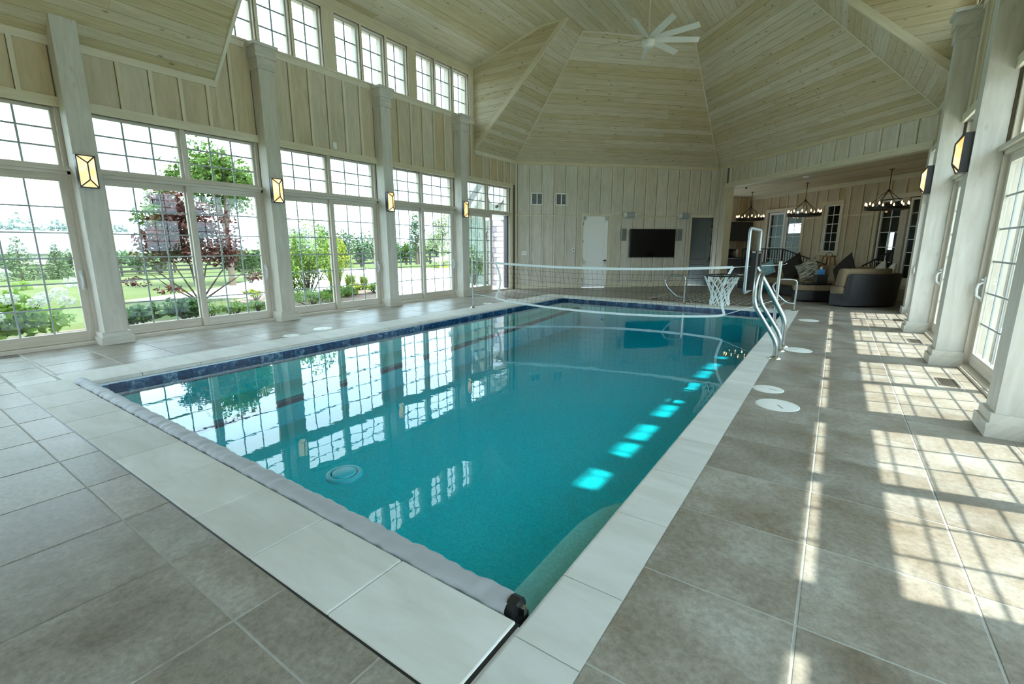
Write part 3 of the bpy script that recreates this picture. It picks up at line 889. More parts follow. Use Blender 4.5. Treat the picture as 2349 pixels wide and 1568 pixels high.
CLER = [4.05, 4.67, 5.29, 6.13, 6.75, 7.38, 8.21, 8.83, 9.46]
def long_wall(name, M, inner, det):
    """piers, header, clerestory posts; then panels, battens and boards"""
    m = MB(M)
    ends = [YN - 0.3]
    for c, hw in zip(BAYS, [HB] * 5 + [1.08]): ends += [c - hw, c + hw]
    ends.append(YK + 0.02)
    for i in range(0, len(ends), 2):
        m.box((ends[i], -WT, -0.25), (ends[i + 1], 0, 3.0))
    m.box((YN - 0.3, -WT, 3.0), (D0, 0, ZE + 0.12)); m.box((D0, -WT, 3.0), (D1, 0, 4.525)); m.box((D1, -WT, 3.0), (YK + 0.02, 0, ZE + 0.12))
    e = [D0 - 0.1]
    for a in CLER: e += [a - 0.03, a + 0.545]
    e.append(D1 + 0.1)
    for i in range(0, len(e), 2):
        m.box((e[i], -WT, 4.525), (e[i + 1], 0, 5.555))
    m.box((D0 - 0.1, -WT, 5.555), (D1 + 0.1, 0, ZD + 0.15))
    w = m.build(name, M_WALLB, None, 'structure')
    # boards: head trim over the bays, eave trim, sill trim
    def board(a0, a1, z0, z1, t, nm='trim_board', mt=M_BATTEN, d0=0.0):
        b = MB(M); b.box((a0, d0 - 0.005, z0), (a1, d0 + t, z1)); b.build(nm, mt, w)
    for i, c in enumerate(BAYS):
        hw = HB if i < 5 else 1.08
        p, q = c - hw, c + hw
        board(p - 0.09, p, 0.0, 3.02, 0.03, 'casing'); board(q, q + 0.09, 0.0, 3.02, 0.03, 'casing')
        board(p - 0.10, q + 0.10, 3.0, 3.115, 0.034, 'casing')
        b = MB(M); b.box((p - 0.02, 0.0, 0.0), (q + 0.02, 0.035, 0.03)); b.build('threshold', M_FRAMEW, w)
    board(YN, D0 + 0.02, 3.70, 3.80, 0.035); board(D1 - 0.02, YK, 3.70, 3.80, 0.035)
    board(D0, D1, 4.41, 4.505, 0.03)
    board(D0, D1, 4.505, 4.535, 0.06, 'ledge')
    # panel zones per bay
    for i in range(5):
        lo, hi = COLS[i] + 0.14, COLS[i + 1] - 0.14
        se = [COLS[i] + 0.54 + 0.367 * k for k in range(5)]
        if not det and i < 1: se = []
        if hi < D0: batten_zone(w, M, lo, hi, 3.11, 3.71, se)
        elif lo < D0:
            batten_zone(w, M, lo, D0, 3.11, 3.71, se); batten_zone(w, M, D0, hi, 3.11, 4.42, se)
        else: batten_zone(w, M, lo, hi, 3.11, 4.42, se)
    lo = COLS[5] + 0.14
    batten_zone(w, M, lo, D1, 3.11, 4.42, [lo + 0.22, lo + 0.40]); batten_zone(w, M, D1, YK, 3.11, 3.71, [D1 + 0.33 * k for k in range(1, 6)])
    # clerestory head and posts faced with boards
    b = MB(M); b.box((D0, 0, 5.555), (D1, 0.012, ZD)); b.build('trim_board', M_BATTEN, w)
    for i in range(0, len(e), 2):
        if e[i + 1] - e[i] > 0.02: board(max(e[i], D0), min(e[i + 1], D1), 4.53, 5.555, 0.012, 'post_face')
    for k, a in enumerate(CLER):
        wcount[0] += 1
        f = MB(M); p, q = a - 0.03, a + 0.545
        f.box((p, -0.22, 4.53), (p + 0.02, -0.02, 5.55)); f.box((q - 0.02, -0.22, 4.53), (q, -0.02, 5.55))
        f.box((p, -0.22, 5.53), (q, -0.02, 5.55)); f.box((p, -0.22, 4.53), (q, -0.02, 4.545))
        fo = f.build('window_%d' % wcount[0], M_FRAMEW, None, 'structure')
        sash(fo, M, p + 0.02, q - 0.02, 4.545, 5.53, -0.10, 2, 3, 0.022, mw=0.026)
    return w
wall_left = long_wall('wall_left', MLF, 1, True)
wall_right = long_wall('wall_right', MRF, -1, True)
for i, c in enumerate(BAYS):
    bay(MLF, c, HB if i < 5 else 1.08, i >= 1, i == 5)
for i, c in enumerate(BAYS):
    bay(MRF, c, HB if i < 5 else 1.08, i >= 1)
# outer head board of the right wall, which shades the top of the transoms
m = MB(MRF); m.box((YN, -0.33, 3.12), (YK + 0.3, -0.24, 3.55)); m.build('trim_1', M_FRAMEW, None, 'structure')
# wall behind the camera, its unseen opening added for fill daylight
m = MB()
m.box((XL - 0.25, YN - 0.25, -0.25), (XL + 1.3, YN, 6.5)); m.box((XL + 3.7, YN - 0.25, -0.25), (XR + 0.25, YN, 6.5))
m.box((XL + 1.3, YN - 0.25, 2.4), (XL + 3.7, YN, 6.5)); m.box((XL + 1.3, YN - 0.25, -0.25), (XL + 3.7, YN, 0.05))
m.box((XL + 2.42, YN - 0.25, 0.0), (XL + 2.58, YN, 2.5))
m.build('wall_near', M_PANEL, None, 'structure')

# columns
def column(M, c):
    w = 0.125
    m = MB(M); m.box((c - w, -0.0, 0.0), (c + w, 0.235, 4.16 if c > D0 else 4.02))
    o = m.build('column', M_COLUMN, None, 'structure')
    m = MB(M); m.box((c - w - 0.055, 0.0, 0.0), (c + w + 0.055, 0.28, 0.10)); m.box((c - w - 0.035, 0.0, 0.10), (c + w + 0.035, 0.262, 0.165)); m.build('plinth', M_COLUMN, o)
    if c > D0:
        m = MB(M); m.box((c - w - 0.02, 0, 4.10), (c + w + 0.02, 0.258, 4.27)); m.box((c - w - 0.045, 0, 4.27), (c + w + 0.045, 0.283, 4.43)); m.box((c - w - 0.075, 0, 4.43), (c + w + 0.075, 0.315, 4.475))
        m.build('capital', M_COLUMN, o)
for c in COLS[1:]:
    column(MLF, c); column(MRF, c)
m = MB(MRF); m.box((YK - 0.28, 0.0, 0.0), (YK, 0.06, 3.12)); o = m.build('column', M_COLUMN, None, 'structure')
m = MB(MRF); m.box((YK - 0.32, 0.0, 0.0), (YK + 0.02, 0.09, 0.14)); m.build('plinth', M_COLUMN, o)

# ------------------------------------------------------------------ far walls
wa = MB(MAF)
for a0, a1, z0, z1 in ((-0.1, 2.18, -0.2, ZE + 0.1), (2.18, 3.02, 2.23, ZE + 0.1), (3.02, 5.90, -0.2, ZE + 0.1), (5.90, 6.70, 2.23, ZE + 0.1), (6.70, ULEN + 0.02, -0.2, ZE + 0.1)):
    wa.box((a0, -0.15, z0), (a1, 0.0, z1))
wall_far = wa.build('wall_far', M_WALLB, None, 'structure')
SEAM = [0.10 + 0.3765 * k for k in range(19)]
batten_zone(wall_far, MAF, 0.0, ULEN, 2.255, 3.71, SEAM, bw=0.035, pm=M_FARPANEL)
for a0, a1 in ((0.0, 2.10), (3.10, 5.82), (6.78, ULEN)):
    batten_zone(wall_far, MAF, a0, a1, 0.13, 2.215, SEAM, bw=0.035, pm=M_FARPANEL)
    m = MB(MAF); m.box((a0, 0, 2.215), (a1, 0.02, 2.25)); m.build('belt_rail', M_BATTEN, wall_far)
    m = MB(MAF); m.box((a0, 0, 0.0), (a1, 0.024, 0.13)); m.build('skirting', M_BATTEN, wall_far)
m = MB(MAF); m.box((0, 0, 3.70), (ULEN, 0.035, 3.80)); m.build('trim_board', M_BATTEN, wall_far)
for a0, a1 in ((2.18, 3.02), (5.90, 6.70)):
    m = MB(MAF); m.box((a0 - 0.08, 0, 0), (a0, 0.03, 2.23)); m.box((a1, 0, 0), (a1 + 0.08, 0.03, 2.23)); m.box((a0 - 0.08, 0, 2.23), (a1 + 0.08, 0.032, 2.315)); m.build('casing', M_BATTEN, wall_far)
m = MB(MAF); m.box((0.0, 0, 0), (0.05, 0.03, 3.75)); m.box((ULEN - 0.03, 0, 0), (ULEN, 0.03, 3.75)); m.build('corner_board', M_BATTEN, wall_far)

def panel_door(name, M, a0, a1, z0, z1, d, mat):
    """two panel door slab with recessed panels"""
    t = 0.02; st = 0.12
    zm = z0 + (z1 - z0) * 0.355
    m = MB(M)
    m.box((a0, d - 0.022, z0), (a1, d + 0.006, z1))
    m.box((a0, d, z0), (a0 + st, d + t, z1)); m.box((a1 - st, d, z0), (a1, d + t, z1))
    m.box((a0, d, z0), (a1, d + t, z0 + 0.2)); m.box((a0, d, z1 - 0.13), (a1, d + t, z1)); m.box((a0, d, zm - 0.06), (a1, d + t, zm + 0.07))
    o = m.build(name, mat, None, 'structure')
    for p0, p1 in ((z0 + 0.2, zm - 0.06), (zm + 0.07, z1 - 0.13)):
        m = MB(M); m.rbox((a0 + st + 0.045, d, p0 + 0.045), (a1 - st - 0.045, d + 0.014, p1 - 0.045), 0.008, 1, False); m.build('raised_panel', mat, o)
    return o
dcount[0] += 1
dA = panel_door('door_%d' % dcount[0], MAF, 2.185, 3.015, 0.012, 2.225, -0.02, M_WHITE)
m = MB(MAF); m.tube([(2.95, 0.0, 0.86), (2.95, 0.045, 0.86)], 0.028, 10); m.tube([(2.955, 0.045, 0.86), (2.86, 0.05, 0.86)], 0.011, 8); m.build('lever_handle', M_BLACK, dA)
for z in (0.25, 0.9, 1.45, 2.0):
    m = MB(MAF); m.box((2.172, 0.0, z - 0.05), (2.196, 0.022, z + 0.05)); m.build('hinge', M_BLACK, dA)
# second door stands ajar on a dark closet
ang = R(-42)
HP = MAF @ Vector((6.685, -0.03, 0))
da2 = Vector((-S2, -S2, 0)); da2.rotate(Matrix.Rotation(ang, 3, 'Z'))
MD2 = frame(HP, -da2, Vector((S2, -S2, 0)).xyz if False else (lambda v: (v.rotate(Matrix.Rotation(ang, 3, 'Z')), v)[1])(Vector((S2, -S2, 0))))
dcount[0] += 1
dB = panel_door('door_%d' % dcount[0], MD2, -0.77, -0.005, 0.012, 2.215, -0.02, M_GREYDOOR)
for z in (0.9, 1.4, 1.95):
    m = MB(MAF); m.box((6.655, -0.035, z - 0.05), (6.70, 0.006, z + 0.05)); m.build('hinge', M_BLACK, dB)
m = MB(MD2); m.tube([(-0.71, 0.0, 0.86), (-0.71, 0.06, 0.86)], 0.028, 10); m.build('knob', M_BLACK, dB)
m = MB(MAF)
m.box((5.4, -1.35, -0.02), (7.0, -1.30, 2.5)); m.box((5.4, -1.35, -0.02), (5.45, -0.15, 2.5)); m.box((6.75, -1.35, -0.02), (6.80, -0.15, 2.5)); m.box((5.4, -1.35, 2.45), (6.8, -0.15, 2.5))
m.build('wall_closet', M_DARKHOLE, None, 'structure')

# beam over the alcove
wb = MB(MBF)
wb.box((0.0, 0.0, -0.2), (0.60, 0.2, ZE + 0.1)); wb.box((0.60, 0.0, 3.12), (ULEN + 0.2, 0.2, ZE + 0.1))
wb.box((-2.4, 0.0, -0.2), (0.0, 0.2, 3.3))
wall_beam = wb.build('wall_alcove', M_WALLB, None, 'structure')
SB = [0.33 + 0.3765 * k for k in range(18)]
MBI = frame((XC, YA, 0), (S2, -S2, 0), (-S2, -S2, 0))     # same wall seen from the pool side: depth points into the room
batten_zone(wall_beam, MBI, 0.60, ULEN, 3.24, 3.71, SB, bw=0.035, pm=M_FARPANEL)
batten_zone(wall_beam, MBI, 0.0, 0.50, 0.13, 3.71, [0.25], bw=0.035, pm=M_FARPANEL)
m = MB(MBI); m.box((0, 0, 3.70), (ULEN, 0.035, 3.80)); m.build('trim_board', M_BATTEN, wall_beam)
m = MB(MBI); m.box((0.50, 0, 3.12), (ULEN, 0.03, 3.245)); m.build('trim_board', M_BATTEN, wall_beam)
m = MB(MBI); m.box((0.50, -0.21, 0), (0.612, 0.03, 3.13)); m.build('casing', M_BATTEN, wall_beam)
m = MB(MBI); m.box((0.0, 0, 0), (0.05, 0.03, 3.75)); m.build('corner_board', M_BATTEN, wall_beam)
m = MB(MBI); m.box((0.6, -0.21, 3.105), (ULEN, 0.005, 3.122)); m.build('beam_underside', M_BATTEN, wall_beam)

# alcove shell
VB = 2.62; UL = -1.80; UR = ULEN + 0.02
m = MB(MBF); m.box((UL - 0.1, 0.2, 3.12), (UR + 0.2, VB + 0.2, 3.25)); ceil2 = m.build('ceiling', M_SHELL, None, 'structure')
P = lambda u, v, z: tuple(MBF @ Vector((u, v, z)))
clad([P(UL, 0.2, 3.12), P(UR, 0.2, 3.12), P(UR, VB, 3.12), P(UL, VB, 3.12)], (0, 0, -1), (S2, -S2, 0), 0.26, ceil2, M_CEIL, butt=4.5)
MBB = frame(P(0, VB, 0), (S2, -S2, 0), (-S2, -S2, 0))     # back wall, depth into the alcove
wk = MB(MBB)
OPN = [(-0.74, 0.84, 0.30, 2.46), (1.66, 2.24, 1.14, 2.52), (3.46, 5.10, 0.30, 2.52)]
prev = UL - 0.1
for a0, a1, z0, z1 in OPN:
    wk.box((prev, -0.2, -0.2), (a0, 0, 3.3)); wk.box((a0, -0.2, -0.2), (a1, 0, z0)); wk.box((a0, -0.2, z1), (a1, 0, 3.3)); prev = a1
wk.box((prev, -0.2, -0.2), (UR + 0.3, 0, 3.3))
wall_back = wk.build('wall_back', M_WALLB, None, 'structure')
prev = UL
SK = [-1.9 + 0.40 * k for k in range(24)]
for a0, a1, z0, z1 in OPN:
    batten_zone(wall_back, MBB, prev, a0 - 0.10, 0.0, 2.98, SK, bw=0.04)
    batten_zone(wall_back, MBB, a0 - 0.10, a1 + 0.10, z1 + 0.11, 2.98, SK, bw=0.04)
    if z0 > 0.5: batten_zone(wall_back, MBB, a0 - 0.10, a1 + 0.10, 0.0, z0 - 0.11, SK, bw=0.04)
    prev = a1 + 0.10
batten_zone(wall_back, MBB, prev, UR, 0.0, 2.98, SK, bw=0.04)
m = MB(MBB); m.box((UL, 0, 2.98), (UR, 0.04, 3.115)); m.build('trim_board', M_BATTEN, wall_back)
m = MB(MBB); m.box((2.36, 0, 2.15), (3.34, 0.024, 2.19)); m.box((0.96, 0, 2.15), (1.54, 0.024, 2.19)); m.build('belt_rail', M_BATTEN, wall_back)
for a0, a1, z0, z1 in OPN:
    m = MB(MBB)
    m.box((a0 - 0.10, 0, z0 - (0.1 if z0 > 0.5 else 0)), (a0, 0.04, z1 + 0.1)); m.box((a1, 0, z0 - (0.1 if z0 > 0.5 else 0)), (a1 + 0.10, 0.04, z1 + 0.1)); m.box((a0 - 0.11, 0, z1), (a1 + 0.11, 0.045, z1 + 0.11))
    if z0 > 0.5: m.box((a0 - 0.11, 0, z0 - 0.1), (a1 + 0.11, 0.045, z0))
    m.build('casing', M_BATTEN, wall_back)
dcount[0] += 1
m = MB(MBB); m.box((0.02, -0.1, 0.30), (0.08, 0.02, 2.46)); d_ = m.build('door_%d' % dcount[0], M_WHITE, None, 'structure')
sash(d_, MBB, -0.73, 0.02, 0.30, 2.45, -0.05, 2, 5, 0.07, 0.2, name='door_leaf', fmat=M_WHITE, mmat=M_WHITE, mw=0.02)
sash(d_, MBB, 0.08, 0.83, 0.30, 2.45, -0.05, 2, 5, 0.07, 0.2, name='door_leaf', fmat=M_WHITE, mmat=M_WHITE, mw=0.02)
wcount[0] += 1
m = MB(MBB); m.box((1.66, -0.1, 1.14), (1.70, 0.0, 2.52)); m.box((2.20, -0.1, 1.14), (2.24, 0.0, 2.52)); w_ = m.build('window_%d' % wcount[0], M_WHITE, None, 'structure')
sash(w_, MBB, 1.70, 2.20, 1.14, 2.52, -0.05, 2, 5, 0.035, fmat=M_WHITE, mmat=M_WHITE, mw=0.018)
dcount[0] += 1
m = MB(MBB); m.box((4.06, -0.1, 0.30), (4.24, 0.03, 2.52)); d_ = m.build('door_%d' % dcount[0], M_FRAMEW, None, 'structure')
sash(d_, MBB, 3.46, 4.06, 0.30, 2.50, -0.06, 2, 5, 0.05, 0.2, name='door_leaf', fmat=M_WHITE, mmat=M_WHITE, mw=0.02)
sash(d_, MBB, 4.24, 5.08, 0.30, 2.50, -0.06, 3, 6, 0.05, 0.2, name='door_leaf', fmat=M_WHITE, mmat=M_WHITE, mw=0.02)
# left end wall and right end wall of the alcove
m = MB(MBF); m.box((UL - 0.2, 0.2, -0.2), (UL, VB + 0.2, 3.3)); wl2 = m.build('wall_alcove_left', M_WALLB, None, 'structure')
MLE = frame(P(UL, 0, 0), (S2, S2, 0), (S2, -S2, 0))
batten_zone(wl2, MLE, 0.2, VB, 0.0, 3.10, [0.45 + 0.42 * k for k in range(6)], bw=0.04)
m = MB(MBF); m.box((UR, 0.05, -0.2), (UR + 0.2, VB + 0.2, 3.3)); m.build('wall_alcove_right', M_PANEL, None, 'structure')
# house interior behind the alcove windows, its dimness painted into the walls
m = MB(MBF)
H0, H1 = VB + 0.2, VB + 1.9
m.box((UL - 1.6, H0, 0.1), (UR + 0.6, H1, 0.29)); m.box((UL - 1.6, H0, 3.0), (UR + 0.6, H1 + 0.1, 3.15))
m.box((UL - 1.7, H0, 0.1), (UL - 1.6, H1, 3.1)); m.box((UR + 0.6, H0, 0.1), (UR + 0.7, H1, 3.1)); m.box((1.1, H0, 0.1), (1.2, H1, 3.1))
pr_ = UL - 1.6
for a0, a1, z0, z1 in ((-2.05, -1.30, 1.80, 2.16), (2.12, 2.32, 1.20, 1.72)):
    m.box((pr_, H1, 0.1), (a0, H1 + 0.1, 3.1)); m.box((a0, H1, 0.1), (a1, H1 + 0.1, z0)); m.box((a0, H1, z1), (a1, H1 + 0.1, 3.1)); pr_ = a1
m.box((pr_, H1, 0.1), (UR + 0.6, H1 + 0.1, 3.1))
m.build('wall_house', plain('house_room_dimness', (0.10, 0.12, 0.10), 0.8), None, 'structure')

# ------------------------------------------------------------------ ceiling
TOPL, TOPR = XL + DS, XR - DS
yH = YK - 0.4142 * DS
yT = YA - 1.4142 * DS
SH = 0.14
def ceiling_face(poly, along, width, v_origin=None, ref=(XC, 6.0, 2.0), butt=3.4):
    Pv = [Vector(p) for p in poly]
    nrm = (Pv[1] - Pv[0]).cross(Pv[2] - Pv[0]).normalized()
    if nrm.dot(Vector(ref) - Pv[0]) < 0: nrm = -nrm
    s = MB(); s.slab([p - nrm * 0.0 for p in Pv], nrm, SH)
    o = s.build('ceiling', M_SHELL, None, 'structure')
    clad(poly, nrm, along, width, o, M_CEIL, v_origin=v_origin, butt=butt)
    return o
PW = 0.142
o0 = (XC, 0, ZC)
KXL, KXR = XL + 2.02, XR - 2.02
c_flat = ceiling_face([(TOPL, YN, ZC), (TOPR, YN, ZC), (TOPR, yH, ZC), (XC, yT, ZC), (TOPL, yH, ZC)], (0, 1, 0), PW, o0, butt=4.5)
ceiling_face([(KXL, D0, ZC), (TOPL, D0, ZC), (TOPL, D1, ZC), (KXL, D1, ZC)], (0, 1, 0), PW, o0)
ceiling_face([(KXR, D0, ZC), (TOPR, D0, ZC), (TOPR, D1, ZC), (KXR, D1, ZC)], (0, 1, 0), PW, o0)
for s, xw, xt, xk in ((1, XL, TOPL, KXL), (-1, XR, TOPR, KXR)):
    ceiling_face([(xw, YN, ZE), (xw, D0, ZE), (xt, D0, ZC), (xt, YN, ZC)], (0, 1, 0), PW)
    ceiling_face([(xw, D1, ZE), (xw, YK, ZE), (xt, yH, ZC), (xt, D1, ZC)], (0, 1, 0), PW)
    ceiling_face([(xw, D0, ZD), (xw, D1, ZD), (xk, D1, ZC), (xk, D0, ZC)], (0, 1, 0), PW)
    # cheek walls of the dormer
    for y, rf in ((D1, -1), (D0, 1)):
        ceiling_face([(xw, y, ZE), (xw, y, ZD), (xk, y, ZC), (xt, y, ZC)], (1, 0, 0), PW, None, (XC, y + rf, 4))
    # trim along the edges of the opening
    t = MB()
    for y, e in ((D0, 0.012), (D1, -0.012)):
        a = Vector((xw, y + e, ZE)); b = Vector((xt, y + e, ZC))
        t.bar(a, b, 0.035, 0.09, (0, 0, 1)) if False else t.bar(a + Vector((0, 0, 0.02)), b + Vector((0, 0, 0.0)), 0.045, 0.11)
        t.bar((xw, y + e, ZD - 0.03), (xk, y + e, ZC - 0.03), 0.03, 0.08); t.bar((xk, y + e, ZC - 0.03), (xt, y + e, ZC - 0.03), 0.03, 0.08)
    t.build('trim_%d' % (2 if s > 0 else 3), M_BATTEN, None, 'structure')
cA = ceiling_face([(XL, YK, ZE), (XC, YA, ZE), (XC, yT, ZC), (TOPL, yH, ZC)], (S2, S2, 0), PW)
cB = ceiling_face([(XC, YA, ZE), (XR, YK, ZE), (TOPR, yH, ZC), (XC, yT, ZC)], (S2, -S2, 0), PW)
t = MB()
for a, b in (((XL, YK, ZE), (TOPL, yH, ZC)), ((XC, YA, ZE), (XC, yT, ZC)), ((XR, YK, ZE), (TOPR, yH, ZC))):
    a = Vector(a); b = Vector(b); dn = Vector((XC, 6, 2)) - a; dn = dn.normalized() * 0.012
    t.bar(a + dn, b + dn, 0.035, 0.035)
for a, b in (((TOPL, yH, ZC), (XC, yT, ZC)), ((XC, yT, ZC), (TOPR, yH, ZC))):
    t.bar(Vector(a) + Vector((0, -0.01, -0.02)), Vector(b) + Vector((0, -0.01, -0.02)), 0.05, 0.035)
t.build('trim_4', M_BATTEN, None, 'structure')

# ------------------------------------------------------------------ ceiling fan
fan = empty('ceiling_fan', (XC, 9.72, 5.20), 0, 'large nine-bladed pale ceiling fan hanging on a long rod', 'ceiling fan')
m = MB(); m.tube([(0, 0, 0.12), (0, 0, ZC - 5.20 - 0.02)], 0.017, 8); m.build('rod', M_CREAMMETAL, fan)
m = MB(); m.lathe([(0.0, ZC - 5.2 - 0.09), (0.05, ZC - 5.2 - 0.08), (0.075, ZC - 5.2 - 0.018)], seg=20); m.build('canopy', M_CREAMMETAL, fan)
m = MB(); m.lathe([(0.0, -0.13), (0.09, -0.13), (0.125, -0.09), (0.13, -0.03), (0.13, 0.0), (0.12, 0.005), (0.12, 0.02), (0.10, 0.06), (0.05, 0.10), (0.03, 0.14), (0.0, 0.14)], seg=28); m.build('motor_housing', M_FANB, fan)
for k in range(9):
    an = R(40 * k + 34.5)
    c, s = math.cos(an), math.sin(an)
    V = []; nseg = 6
    for i in range(nseg + 1):
        r = 0.12 + (0.98 - 0.12) * i / nseg
        w = 0.038 + 0.022 * min(1, i / 2) - 0.012 * (i / nseg)
        for j, (yy, zz) in enumerate(((-w, 0.026), (w, -0.026), (w, -0.016), (-w, 0.036))):
            V.append((r * c - yy * s, r * s + yy * c, zz + 0.015))
    F = [(i * 4 + j, i * 4 + (j + 1) % 4, i * 4 + 4 + (j + 1) % 4, i * 4 + 4 + j) for i in range(nseg) for j in range(4)] + [(3, 2, 1, 0), (nseg * 4, nseg * 4 + 1, nseg * 4 + 2, nseg * 4 + 3)]
    MB().add(V, F).build('blade', M_FANB, fan)

# ------------------------------------------------------------------ wall sconces
def sconce():
    o = empty('wall_sconce', (0, 0, 0))
    w, h, dp = 0.085, 0.185, 0.075
    m = MB()
    m.box((-w - 0.012, 0.0, -h - 0.012), (w + 0.012, 0.03, h + 0.012))
    for a, b in (((-w - 0.012, 0.0, -h - 0.012), (-w, dp, h + 0.012)), ((w, 0.0, -h - 0.012), (w + 0.012, dp, h + 0.012)),
                 ((-w, 0.0, h), (w, dp, h + 0.012)), ((-w, 0.0, -h - 0.012), (w, dp, -h))):
        m.box(a, b)
    m.build('housing', M_BRONZE, o)
    d0, d1 = dp - 0.008, dp + 0.045
    A = [(-w, d0, -h), (w, d0, -h), (w, d0, h), (-w, d0, h), (0, d1, -h + 0.085), (0, d1, h - 0.085)]
    m = MB(); m.add(A, [(0, 1, 4), (1, 2, 5, 4), (2, 3, 5), (3, 0, 4, 5), (3, 2, 1, 0)]); m.build('shade', M_SHADE, o)
    m = MB()
    for i, j in ((0, 4), (1, 4), (2, 5), (3, 5), (4, 5)):
        m.bar(Vector(A[i]) + Vector((0, 0.004, 0)), Vector(A[j]) + Vector((0, 0.004, 0)), 0.013, 0.012, (0, 1, 0))
    m.build('bars', M_BRONZE, o)
    return o
sc0 = sconce()
first = True
LS = ['first column at the near left window bay', 'second column between the first two tall window pairs', 'third column of the window wall', 'last column before the open sliding door']
for side, k, lab in [(0, 2, 'amber glass wall sconce on the near left column beside the hydrangea window'), (0, 3, 'amber glass wall sconce on the column left of the ornamental grass window'),
                     (0, 4, 'amber glass wall sconce on the column right of the ornamental grass window'), (0, 5, 'amber glass wall sconce on the column beside the open sliding door'),
                     (1, 4, 'lit wall sconce seen side-on, the larger of the right-hand pair'), (1, 5, 'lit wall sconce seen side-on, on the farther right-hand column by the alcove')]:
    o = sc0 if first else copy_tree(sc0)
    first = False
    y = COLS[k] - (0.03 if side == 0 else 0)
    if side == 0: o.location = (XL + 0.236, y, 2.225); o.rotation_euler = (0, 0, R(-90))
    else: o.location = (XR - 0.236, y, 2.265); o.rotation_euler = (0, 0, R(90))
    tag(o, lab, 'wall lamp', 'amber sconces on the columns')

# ------------------------------------------------------------------ things on the far wall
def at_wall(M, a, d, z): return M @ Vector((a, d, z))
RZA = R(45)                       # local x along the wall, local -y into the room
def on_far(name, u, z, label, cat, d=0.02, group=None):
    return empty(name, at_wall(MAF, u, d, z), RZA, label, cat, group)
tv = on_far('television', 4.52, 1.40, 'large black flat screen television on the far wall', 'television', 0.03)
m = MB(); m.rbox((-0.785, -0.075, -0.45), (0.785, -0.02, 0.45), 0.008, 1, False); m.build('case', M_BLACK, tv)
m = MB(); m.box((-0.765, -0.079, -0.425), (0.765, -0.074, 0.435)); m.build('screen', plain('screen_glass', (0.008, 0.009, 0.010), 0.10), tv)
m = MB(); m.box((-0.3, -0.03, -0.25), (0.3, 0.02, 0.25)); m.build('wall_bracket', M_BLACK, tv)
for u, lab in ((3.68, 'white cylindrical speaker above the television, toward the white door'), (5.58, 'white cylindrical speaker above the television, toward the grey door')):
    o = on_far('wall_speaker', u, 2.27, lab, 'speaker', 0.02, 'white speakers above the television')
    m = MB(); m.tube([(-0.20, -0.10, 0), (-0.185, -0.10, 0), (0.185, -0.10, 0), (0.20, -0.10, 0)], [0.055, 0.085, 0.085, 0.055], 16); m.build('cabinet', M_PLASTIC, o)
    m = MB(); m.lathe([(0.089, -0.14), (0.089, 0.14)], seg=14, a0=R(200), a1=R(340))
    mm = MB(); mm.v = [(p[2], p[1] - 0.10, p[0]) for p in m.v]; mm.f = m.f; mm.uv = m.uv; mm.sm = m.sm; mm.build('grille', M_GREYPL, o)
    m = MB(); m.box((-0.04, -0.05, -0.03), (0.04, 0.0, 0.03)); m.build('bracket', M_PLASTIC, o)
for u, lab in ((3.52, 'slim grey speaker left of the television'), (5.45, 'slim grey speaker right of the television')):
    o = on_far('slim_speaker', u, 1.665, lab, 'speaker', 0.02, 'slim speakers beside the television')
    m = MB(); m.rbox((-0.085, -0.10, -0.19), (0.085, 0.0, 0.19), 0.015, 1, False); m.build('cabinet', M_GREYPL, o)
    m = MB(); m.rbox((-0.072, -0.108, -0.175), (0.072, -0.098, 0.175), 0.008, 1, False); m.build('grille', plain('speaker_cloth', (0.20, 0.21, 0.205), 0.9, bump=0.4, bscale=200), o)
for u, lab in ((0.68, 'square white framed air grille near the corner of the far wall'), (1.45, 'square white framed air grille nearer the white door')):
    o = on_far('wall_grille', u, 2.72, lab, 'air grille', 0.008, 'air grilles high on the far wall')
    m = MB()
    for a, b in (((-0.185, -0.02, -0.18), (-0.155, 0, 0.18)), ((0.155, -0.02, -0.18), (0.185, 0, 0.18)), ((-0.155, -0.02, 0.15), (0.155, 0, 0.18)), ((-0.155, -0.02, -0.18), (0.155, 0, -0.15)), ((-0.012, -0.02, -0.15), (0.012, 0, 0.15))):
        m.box(a, b)
    m.build('frame', M_WHITE, o)
    m = MB(); m.box((-0.155, -0.004, -0.15), (0.155, 0, 0.15)); m.build('backing', plain('duct_dark', (0.05, 0.055, 0.05), 0.8), o)
    for k in range(13):
        z = -0.14 + k * 0.0235
        m = MB(); m.bar((-0.155, -0.010, z), (0.155, -0.010, z), 0.014, 0.003, (0, 0.7, 0.7)); m.build('slat', M_GREYPL, o)
o = on_far('light_switch', 0.28, 1.10, 'white three-gang light switch plate on the far wall', 'switch', 0.008)
m = MB(); m.rbox((-0.075, -0.008, -0.06), (0.075, 0, 0.06), 0.003, 1, False); m.build('plate', M_WHITE, o)
for x in (-0.045, 0, 0.045):
    m = MB(); m.box((x - 0.015, -0.013, -0.032), (x + 0.015, -0.006, 0.032)); m.build('rocker', M_PLASTIC, o)
o = on_far('thermostat', 1.87, 1.20, 'small white thermostat left of the white door', 'thermostat', 0.008)
m = MB(); m.rbox((-0.055, -0.02, -0.045), (0.055, 0, 0.045), 0.006, 1, False); m.build('body', M_WHITE, o)
m = MB(); m.tube([(0, -0.02, 0), (0, -0.026, 0)], 0.022, 14); m.build('dial', M_BLACK, o)
o = empty('outlet_plate', (XL + 0.012, 5.92, 3.20), 0, 'small white blank plate on the board wall above the windows', 'wall plate')
m = MB(); m.rbox((-0.004, -0.04, -0.06), (0.012, 0.04, 0.06), 0.003, 1, False); m.build('plate', M_WHITE, o)
for z in (0.03, -0.03):
    m = MB(); m.tube([(0.011, 0, z), (0.014, 0, z)], 0.005, 8); m.build('screw', M_STEEL, o)

